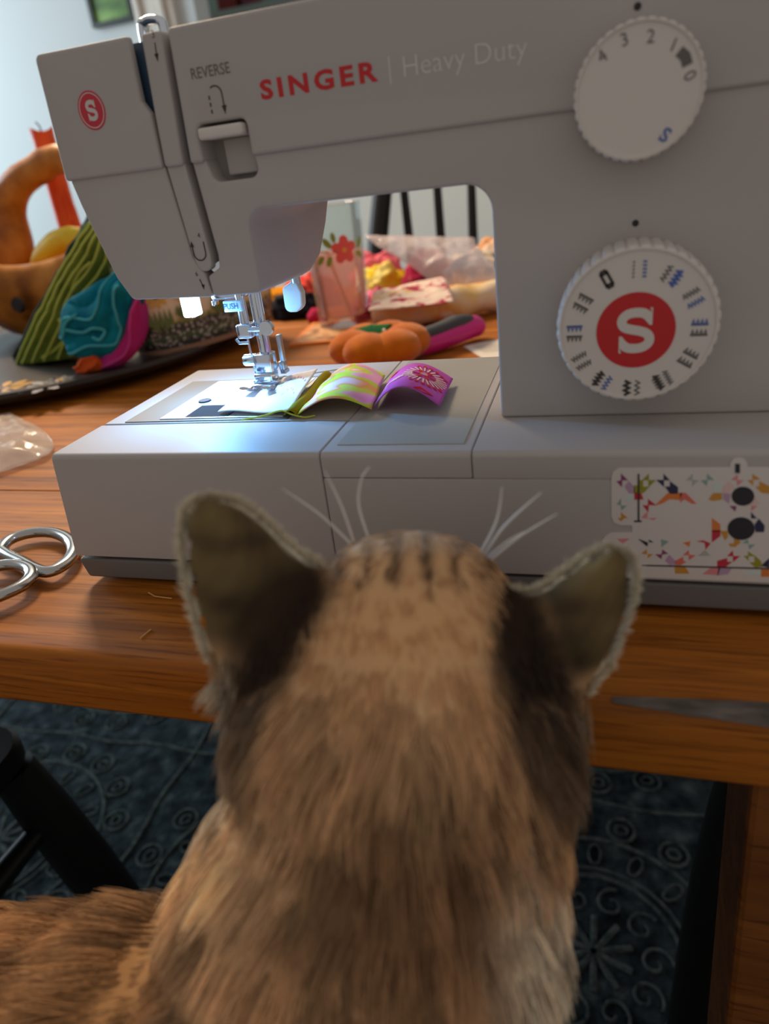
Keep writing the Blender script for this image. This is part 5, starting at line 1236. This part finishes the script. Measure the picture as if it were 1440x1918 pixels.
# ================================================================== CAT
SEAT_Z = -.262
def cat_pts():
    S = []   # (px, py, depth, radius)
    S += [(765, 1218, .238, .041), (690, 1240, .237, .034), (842, 1252, .237, .034), (765, 1300, .236, .044)]
    S += [(640, 1372, .234, .0365), (868, 1390, .234, .0365), (752, 1380, .230, .044)]
    S += [(650, 1490, .235, .0385), (842, 1500, .235, .0375), (745, 1480, .233, .045)]
    S += [(605, 1600, .236, .0385), (848, 1610, .237, .0350), (725, 1600, .236, .046)]
    S += [(565, 1700, .239, .040), (845, 1720, .239, .0355), (700, 1720, .238, .048)]
    S += [(540, 1880, .242, .046), (825, 1900, .241, .0360), (700, 1900, .240, .050)]
    S += [(560, 2080, .248, .055), (815, 2080, .246, .040), (700, 2100, .246, .056)]
    S += [(400, 2030, .253, .057), (250, 2045, .258, .061), (110, 2052, .264, .062), (-20, 2050, .270, .062), (-180, 2056, .278, .061), (-330, 2090, .288, .054)]
    out = [(at(a, b, d=c), r) for a, b, c, r in S]
    H = out[0][0]
    out += [(H + Vector((0, .034, -.010)), .032), (H + Vector((0, .052, -.020)), .019)]          # muzzle
    sh = out[19][0]
    return out, H
CP, HEADC = cat_pts()
def seg_spheres(P, R, n=8):
    o = []
    for (a, b), (r0, r1) in zip(zip(P[:-1], P[1:]), zip(R[:-1], R[1:])):
        for k in range(n + 1): o.append((Vector(a).lerp(Vector(b), k / n), r0 + (r1 - r0) * k / n))
    return o
for x in (.192, .236):
    CP += seg_spheres([(x, -.150, -.085), (x, -.142, -.17), (x, -.140, SEAT_Z + .022), (x, -.122, SEAT_Z + .0155)], [.032, .019, .0145, .0150])
for y in (-.165, -.225):
    CP += seg_spheres([(.055, y * .6 - .075, -.115), (.075, y, -.18), (.035, y, -.225), (.045, y, SEAT_Z + .020), (.065, y + .004, SEAT_Z + .0155)], [.048, .034, .018, .0145, .0155])
CP += seg_spheres([(-.005, -.20, -.11), (-.06, -.24, -.18), (-.05, -.30, SEAT_Z + .018), (.05, -.33, SEAT_Z + .017), (.12, -.31, SEAT_Z + .016)], [.022, .017, .016, .015, .010])
bm = bmesh.new()
for c, r in CP:
    bmesh.ops.create_icosphere(bm, subdivisions=3, radius=r, matrix=Matrix.Translation(c))
# ears: cupped shells between an outer and an inner edge line
EARS = []
def ear(outer, inner, db, dt, bulge):
    n, mth = 14, 10
    O = spline([at(x, y, d=db + (dt - db) * i / (len(outer) - 1)) for i, (x, y) in enumerate(outer)], 6)
    I = spline([at(x, y, d=db + (dt - db) * i / (len(inner) - 1)) for i, (x, y) in enumerate(inner)], 6)
    pick = lambda P, s: P[min(len(P) - 1, int(round(s * (len(P) - 1))))]
    V = []
    for side in (0, 1):
        for i in range(n + 1):
            s = i / n; a, b = pick(O, s), pick(I, s); mid = (a + b) / 2
            tw = (Vector(CC) - mid).normalized()
            for j in range(mth + 1):
                v = j / mth; p = a.lerp(b, v) + tw * bulge * math.sin(math.pi * v) * (1 - .5 * s)
                w = .0022 * (1 - .35 * s) * (math.sin(math.pi * v) ** .5 * .8 + .35)
                V.append(p + tw * (w if side == 0 else -w))
    K_ = (n + 1) * (mth + 1); F = []
    for i in range(n):
        for j in range(mth):
            q = i * (mth + 1) + j
            F.append((q, q + 1, q + mth + 2, q + mth + 1)); F.append((K_ + q, K_ + q + mth + 1, K_ + q + mth + 2, K_ + q + 1))
    for i in range(n):
        for j in (0, mth):
            q = i * (mth + 1) + j; F.append((q, q + mth + 1, K_ + q + mth + 1, K_ + q))
    for j in range(mth):
        for i in (0, n):
            q = i * (mth + 1) + j; F.append((q, q + 1, K_ + q + 1, K_ + q))
    bvs = [bm.verts.new(p) for p in V]
    for f in F:
        try: bm.faces.new([bvs[i] for i in f])
        except ValueError: pass
    EARS.append((O, I))
ear([(425, 1330), (392, 1240), (366, 1160), (348, 1080), (341, 1010), (348, 955), (372, 934)], [(690, 1120), (610, 1062), (560, 1036), (508, 985), (456, 946), (415, 934), (385, 930)], .228, .207, .016)
ear([(1070, 1390), (1100, 1300), (1140, 1240), (1170, 1170), (1188, 1100), (1184, 1050), (1160, 1028)], [(860, 1130), (940, 1105), (995, 1108), (1046, 1078), (1092, 1046), (1125, 1030), (1146, 1026)], .230, .214, .016)
bmesh.ops.recalc_face_normals(bm, faces=bm.faces[:])
me = bpy.data.meshes.new('cat_tmp'); bm.to_mesh(me); bm.free()
tmp = bpy.data.objects.new('cat_tmp', me); COL.objects.link(tmp)
rm = tmp.modifiers.new('r', 'REMESH'); rm.mode = 'VOXEL'; rm.voxel_size = .0019; rm.use_smooth_shade = True
sm_ = tmp.modifiers.new('s', 'SMOOTH'); sm_.factor = .5; sm_.iterations = 5
dg = bpy.context.evaluated_depsgraph_get(); dg.update()
cme = bpy.data.meshes.new_from_object(tmp.evaluated_get(dg)); bpy.data.objects.remove(tmp)
cme.name = 'cat_body'
nv = len(cme.vertices); co = np.empty(nv * 3); cme.vertices.foreach_get('co', co); co = co.reshape(-1, 3)
no = np.empty(nv * 3); cme.vertices.foreach_get('normal', no); no = no.reshape(-1, 3)
cme.calc_loop_triangles(); nt_ = len(cme.loop_triangles); tri = np.empty(nt_ * 3, dtype=np.int64); cme.loop_triangles.foreach_get('vertices', tri); tri = tri.reshape(-1, 3)
def proj(P):
    q = (P - CC) @ CR.T
    return np.stack([q[:, 0] / q[:, 2] * FPX + 720, q[:, 1] / q[:, 2] * FPX + 959, q[:, 2]], 1)
def sst(a, b, x): t = np.clip((x - a) / (b - a), 0, 1); return t * t * (3 - 2 * t)
def lin(c): return np.array(srgb(*c)[:3])
rimpts = np.array([p[:] for O, I in EARS for p in O[8:] + I[8:]])
def ear_mask(P):
    """1 on an ear, and distance to its rim; anatomical zones use the head-on outline"""
    q = proj(P); x, y = q[:, 0], q[:, 1]
    hc = np.array(HEADC[:]); up = P[:, 2] - hc[2]
    lat = np.abs(P[:, 0] - hc[0])
    inL = sst(0, 70, 630 - np.clip(y - 1040, 0, 400) * .75 - x) * sst(1265, 1170, y) * sst(.004, .016, up)
    inR = sst(0, 70, x - 960 - np.clip(y - 1100, 0, 400) * .40) * sst(1345, 1240, y) * sst(-.012, .002, up)
    return np.clip(inL + inR, 0, 1) * (q[:, 2] < .245)
def rimdist(P):
    out = np.full(len(P), 9.0)
    for i in range(0, len(P), 20000):
        d = np.linalg.norm(P[i:i + 20000, None, :] - rimpts[None], axis=2); out[i:i + 20000] = d.min(1)
    return out
def nz(P, s, sd=0):
    r = np.zeros(len(P)); rs = np.random.RandomState(sd)
    for k in range(6):
        w = rs.normal(size=3) * s * (1 + k * .6); r += np.sin(P @ w + rs.uniform(0, 6.28)) / (1 + k * .5)
    return r / 2.4
def fur_colour(P):
    q = proj(P); x, y = q[:, 0], q[:, 1]
    C = np.tile(lin((208, 164, 120)), (len(P), 1))
    def mix(c, w):
        nonlocal C
        w = np.clip(w, 0, 1)[:, None]; C = C * (1 - w) + lin(c) * w
    g = lambda cx, cy, sx, sy: np.exp(-((x - cx) / sx) ** 2 - ((y - cy) / sy) ** 2)
    mix((216, 166, 116), g(760, 1180, 170, 90) * .8)
    n = nz(P, 160, 1)
    mix((240, 200, 152), g(790, 1380, 50, 110) * .55 + g(650, 1400, 40, 110) * .3)
    mix((136, 100, 70), np.clip(g(770, 1640, 200, 190) * 1.2 + .15 * n * g(770, 1640, 260, 260), 0, .85))
    mix((232, 194, 150), g(420, 1600, 130, 170) * .9)
    mix((222, 204, 178), sst(860, 980, x) * sst(1540, 1700, y))
    mix((176, 132, 88), sst(430, 260, x) * sst(1600, 1680, y))
    mix((130, 92, 58), np.clip(.5 * nz(P, 90, 3) * sst(480, 300, x) * sst(1600, 1700, y), 0, .5))
    # dark patches behind the ears: markings plus painted-in shade; pale cheeks
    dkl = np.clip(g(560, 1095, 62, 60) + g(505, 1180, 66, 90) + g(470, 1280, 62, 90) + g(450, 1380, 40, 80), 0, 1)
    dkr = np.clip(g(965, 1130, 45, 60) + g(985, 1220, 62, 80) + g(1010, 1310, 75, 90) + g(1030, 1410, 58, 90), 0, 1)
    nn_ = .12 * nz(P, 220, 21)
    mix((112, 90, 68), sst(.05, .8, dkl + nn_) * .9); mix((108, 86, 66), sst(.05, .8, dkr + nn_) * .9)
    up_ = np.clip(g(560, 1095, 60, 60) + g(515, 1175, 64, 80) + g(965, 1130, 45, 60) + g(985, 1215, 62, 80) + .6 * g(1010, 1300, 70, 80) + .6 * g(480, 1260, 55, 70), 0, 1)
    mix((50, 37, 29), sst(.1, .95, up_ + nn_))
    mix((206, 200, 180), sst(455, 400, x) * sst(1220, 1300, y) * sst(1560, 1480, y))
    mix((190, 176, 150), sst(1060, 1105, x) * sst(1280, 1340, y) * sst(1600, 1500, y))
    # forehead stripes
    for sx, w in ((742, 13), (800, 11), (690, 9), (900, 12), (850, 9), (640, 12)):
        mix((74, 52, 38), np.exp(-((x - sx - (y - 1050) * .05 * np.sign(sx - 770)) / w) ** 2) * sst(1110, 1075, y) * .9)
    mix((196, 184, 168), sst(1042, 1022, y) * sst(600, 640, x) * sst(940, 900, x) * .35)
    e = ear_mask(P); rd = rimdist(P)
    ec = np.tile(lin((78, 64, 46)), (len(P), 1)); k = np.clip(.5 + .5 * nz(P, 140, 5), 0, 1)[:, None]
    ec = ec * (1 - .7 * k) + lin((138, 118, 78)) * .7 * k
    dk = np.clip(g(560, 1110, 110, 110) + g(480, 1210, 80, 90) + g(975, 1190, 95, 110) + g(1040, 1280, 80, 90), 0, 1)[:, None]; ec = ec * (1 - .85 * dk) + lin((44, 33, 27)) * .85 * dk  # same patches on the ear bases: part marking, part painted-in shade
    w = sst(.0042, .0022, rd)[:, None]; ec = ec * (1 - w) + lin((226, 216, 192)) * w
    e = e[:, None]; C = C * (1 - e) + ec * e
    # wild hidden areas (chest, legs) stay pale
    return C
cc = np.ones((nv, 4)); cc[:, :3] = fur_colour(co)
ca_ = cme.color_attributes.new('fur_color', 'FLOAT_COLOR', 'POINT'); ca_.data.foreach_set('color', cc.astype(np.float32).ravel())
def fur_mat(name, rough, spec, roots=False):
    m = bpy.data.materials.new(name); m.use_nodes = True; nt = m.node_tree; b = nt.nodes['Principled BSDF']
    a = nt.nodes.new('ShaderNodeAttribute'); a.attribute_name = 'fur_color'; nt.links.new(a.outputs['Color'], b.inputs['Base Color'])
    if roots:   # banded hairs: darker at the root, pale towards the tip
        h = nt.nodes.new('ShaderNodeHairInfo'); r = nt.nodes.new('ShaderNodeValToRGB'); e = r.color_ramp.elements
        e[0].position, e[0].color = .1, (.62, .58, .55, 1); e[1].position, e[1].color = .7, (1.12, 1.1, 1.08, 1)
        x = nt.nodes.new('ShaderNodeMixRGB'); x.blend_type = 'MULTIPLY'; x.inputs[0].default_value = 1
        nt.links.new(h.outputs['Intercept'], r.inputs[0]); nt.links.new(a.outputs['Color'], x.inputs[1]); nt.links.new(r.outputs[0], x.inputs[2]); nt.links.new(x.outputs[0], b.inputs['Base Color'])
    b.inputs['Roughness'].default_value = rough; b.inputs['Specular IOR Level'].default_value = spec
    return m
cat = thing('cat', 'tan and grey cat seen from behind watching the sewing machine', 'cat', (.15, -.17, SEAT_Z))
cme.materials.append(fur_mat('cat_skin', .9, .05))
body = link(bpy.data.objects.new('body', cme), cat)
# fur as hair curves
def build_fur():
    rs = np.random.RandomState(11)
    a, b, c = co[tri[:, 0]], co[tri[:, 1]], co[tri[:, 2]]
    ar = np.linalg.norm(np.cross(b - a, c - a), axis=1) / 2
    cen = (a + b + c) / 3; qn = proj(cen)
    wgt = ar * np.where(cen[:, 2] < -.17, .35, 1.0) * np.where((qn[:, 1] < 1330) , 1.6, 1.0)
    N = 95000
    idx = rs.choice(len(tri), N, p=wgt / wgt.sum()); u, v = rs.rand(N), rs.rand(N); f = u + v > 1; u[f], v[f] = 1 - u[f], 1 - v[f]
    P = a[idx] * (1 - u - v)[:, None] + b[idx] * u[:, None] + c[idx] * v[:, None]
    Nn = no[tri[idx, 0]] * (1 - u - v)[:, None] + no[tri[idx, 1]] * u[:, None] + no[tri[idx, 2]] * v[:, None]
    Nn /= np.linalg.norm(Nn, axis=1)[:, None] + 1e-9
    q = proj(P); x, y = q[:, 0], q[:, 1]
    right, up, fwd = CR[0], -CR[1], CR[2]
    k = np.clip((x - 755) / 420, -1.2, 1.2)
    flow = -up[None] * 1.0 + right[None] * (k * .75)[:, None]
    fb = (-right * 1.0 - up * .25)[None]
    wb = (sst(470, 250, x) * sst(1590, 1700, y))[:, None]
    flow = flow * (1 - wb) + fb * wb
    ear_ = ear_mask(P) > .45
    fe = np.where((x < 760)[:, None], (up * 1.0 - right * .35)[None], (up * .8 + right * .5)[None])
    flow = np.where(ear_[:, None], fe, flow)
    flow = flow + rs.normal(size=flow.shape) * .11 + (nz(P, 120, 9) * .35)[:, None] * right[None]
    flow -= Nn * np.sum(flow * Nn, 1)[:, None]; flow /= np.linalg.norm(flow, axis=1)[:, None] + 1e-9
    L = .0065 + .016 * sst(1150, 1400, y) + .006 * sst(1450, 1750, y)
    L = np.where(ear_, .0026, L) * rs.uniform(.65, 1.15, N)
    lift = np.where(ear_, .28, .26) + rs.uniform(-.1, .12, N)
    # clumps
    nC = 4600; ci = rs.choice(N, nC, replace=False)
    from mathutils.kdtree import KDTree
    kd = KDTree(nC)
    for i, j in enumerate(ci): kd.insert(P[j], i)
    kd.balance(); near = np.array([kd.find(p)[1] for p in P]); cj = ci[near]
    D0 = flow * (1 - lift[:, None] * .4) + Nn * lift[:, None]; D0 /= np.linalg.norm(D0, axis=1)[:, None]
    D1 = flow * 1.0 + Nn * .06 - np.array([0, 0, .12]); D1 /= np.linalg.norm(D1, axis=1)[:, None]
    n = 5; pts = np.zeros((N, n, 3)); pts[:, 0] = P - Nn * .0006
    for i in range(1, n):
        t = i / (n - 1); d = D0 * (1 - t) + D1 * t
        pts[:, i] = pts[:, i - 1] + d * (L / (n - 1))[:, None]
    ctip = pts[cj]
    cl = np.where(ear_, .12, .50)
    for i in range(1, n):
        t = (i / (n - 1)) ** 1.3; w = (cl * t)[:, None]
        rootoff = (P - P[cj]) * (1 - .85 * 1)
        pts[:, i] = pts[:, i] * (1 - w) + (ctip[:, i] + rootoff) * w
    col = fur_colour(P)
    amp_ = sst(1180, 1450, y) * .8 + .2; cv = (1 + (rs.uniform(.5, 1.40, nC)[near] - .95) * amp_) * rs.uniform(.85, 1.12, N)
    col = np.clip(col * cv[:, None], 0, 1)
    rp_, rd_ = [], []
    for O, I in EARS:
        O_ = np.array([p[:] for p in O]); I_ = np.array([p[:] for p in I]); c_ = (O_ + I_) / 2
        for E_ in (O_, I_):
            k_ = rs.uniform(6, len(E_) - 1.01, 1100); i0 = k_.astype(int); f_ = (k_ - i0)[:, None]
            rp_.append(E_[i0] * (1 - f_) + E_[i0 + 1] * f_ + rs.normal(size=(1100, 3)) * .0007)
            d_ = (E_ - c_)[i0]; d_ = d_ / (np.linalg.norm(d_, axis=1)[:, None] + 1e-6) + 1.2 * (E_[i0 + 1] - E_[i0]) / (np.linalg.norm(E_[i0 + 1] - E_[i0], axis=1)[:, None] + 1e-9) + rs.normal(size=(1100, 3)) * .35
            rd_.append(d_ / np.linalg.norm(d_, axis=1)[:, None])
    rp_, rd_ = np.concatenate(rp_), np.concatenate(rd_); M_ = len(rp_)
    l_ = rs.uniform(.0014, .0034, M_)[:, None]
    pts = np.concatenate([pts, np.stack([rp_ + rd_ * l_ * (i / (n - 1) - .25) for i in range(n)], 1)])
    col = np.concatenate([col, np.tile(lin((224, 212, 186)), (M_, 1)) * rs.uniform(.7, 1.05, M_)[:, None]])
    ear_ = np.concatenate([ear_, np.ones(M_, bool)]); N += M_
    hc = bpy.data.hair_curves.new('fur'); hc.add_curves([n] * N)
    hc.attributes['position'].data.foreach_set('vector', pts.astype(np.float32).ravel())
    rad = np.tile(np.array([.00017, .00017, .00014, .0001, .00003]), (N, 1)) * np.where(ear_, .8, 1.0)[:, None]
    ra = hc.attributes.get('radius') or hc.attributes.new('radius', 'FLOAT', 'POINT'); ra.data.foreach_set('value', rad.astype(np.float32).ravel())
    c4 = np.ones((N, 4), dtype=np.float32); c4[:, :3] = col
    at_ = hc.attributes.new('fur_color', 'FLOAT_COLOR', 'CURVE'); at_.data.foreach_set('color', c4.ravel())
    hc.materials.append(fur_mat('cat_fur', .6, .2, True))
    o = link(bpy.data.objects.new('fur', hc), cat); o['kind'] = 'stuff'; return o
fur = build_fur()
M_whisk = mat('whisker', srgb(226, 220, 210), .5)
for P in (((660, 1022), (600, 965), (528, 915)), ((664, 1020), (640, 950), (608, 882)), ((694, 1018), (672, 950), (676, 900), (692, 874)), ((562, 1036), (556, 1022), (553, 1008)),
          ((898, 1040), (930, 975), (940, 912)), ((904, 1044), (945, 985), (1014, 922)), ((920, 1048), (975, 1004), (1044, 962)), ((912, 1046), (945, 1018), (982, 996))):
    n = len(P); pts = [at(x, y, d=.243 - .012 * i / (n - 1)) for i, (x, y) in enumerate(P)]
    tube('whisker', spline(pts, 6), [.0005, .00045, .00036, .00014], M_whisk, cat, 6)
M_eye = mat('cat_eye', srgb(150, 160, 70), .05)
for sx in (-1, 1):
    e = HEADC + Vector((sx * .017, .044, -.010))
    mesh('eye', *lathe_vf([(0, -.008), (.0042, -.006), (.0062, 0), (.0042, .006), (0, .008)], 16, e, 'Y'), M_eye, cat, smooth='all')
mesh('nose', *lathe_vf([(0, -.003), (.004, -.001), (.0055, .002), (0, .004)], 12, HEADC + Vector((0, .071, -.016)), 'Y'), mat('cat_nose', srgb(150, 90, 84), .5), cat, smooth='all')

# seat the cat stands on (below the frame)
M_seat = mat('dark_seat_fabric', srgb(52, 44, 40), .9, spec=.1, bump=(300, .4, .001))
st = thing('padded_stool', 'dark padded stool under the cat', 'stool', (.12, -.24, FURN))
prof = round_poly([(-.12, -.44, .05), (.36, -.44, .05), (.36, -.08, .05), (-.12, -.08, .05)], .05, 6); N = len(prof)
V = []; F = []
for z, k in ((SEAT_Z - .06, .97), (SEAT_Z - .05, 1), (SEAT_Z - .015, 1), (SEAT_Z - .002, .96), (SEAT_Z - .0005, .90)): V += [(.12 + (p.x - .12) * k, -.26 + (p.y + .26) * k, z) for p in prof]
for k in range(4):
    for i in range(N): F.append((k * N + i, k * N + (i + 1) % N, (k + 1) * N + (i + 1) % N, (k + 1) * N + i))
F.append(list(range(N))[::-1]); F.append([4 * N + i for i in range(N)])
mesh('cushion', V, F, M_seat, st, smooth=40)
for x, y in ((-.08, -.40), (.32, -.40), (-.08, -.12), (.32, -.12)):
    tube('leg', [(x, y, SEAT_Z - .055), (x, y, FURN)], [.02, .014], M_black, st, 12)
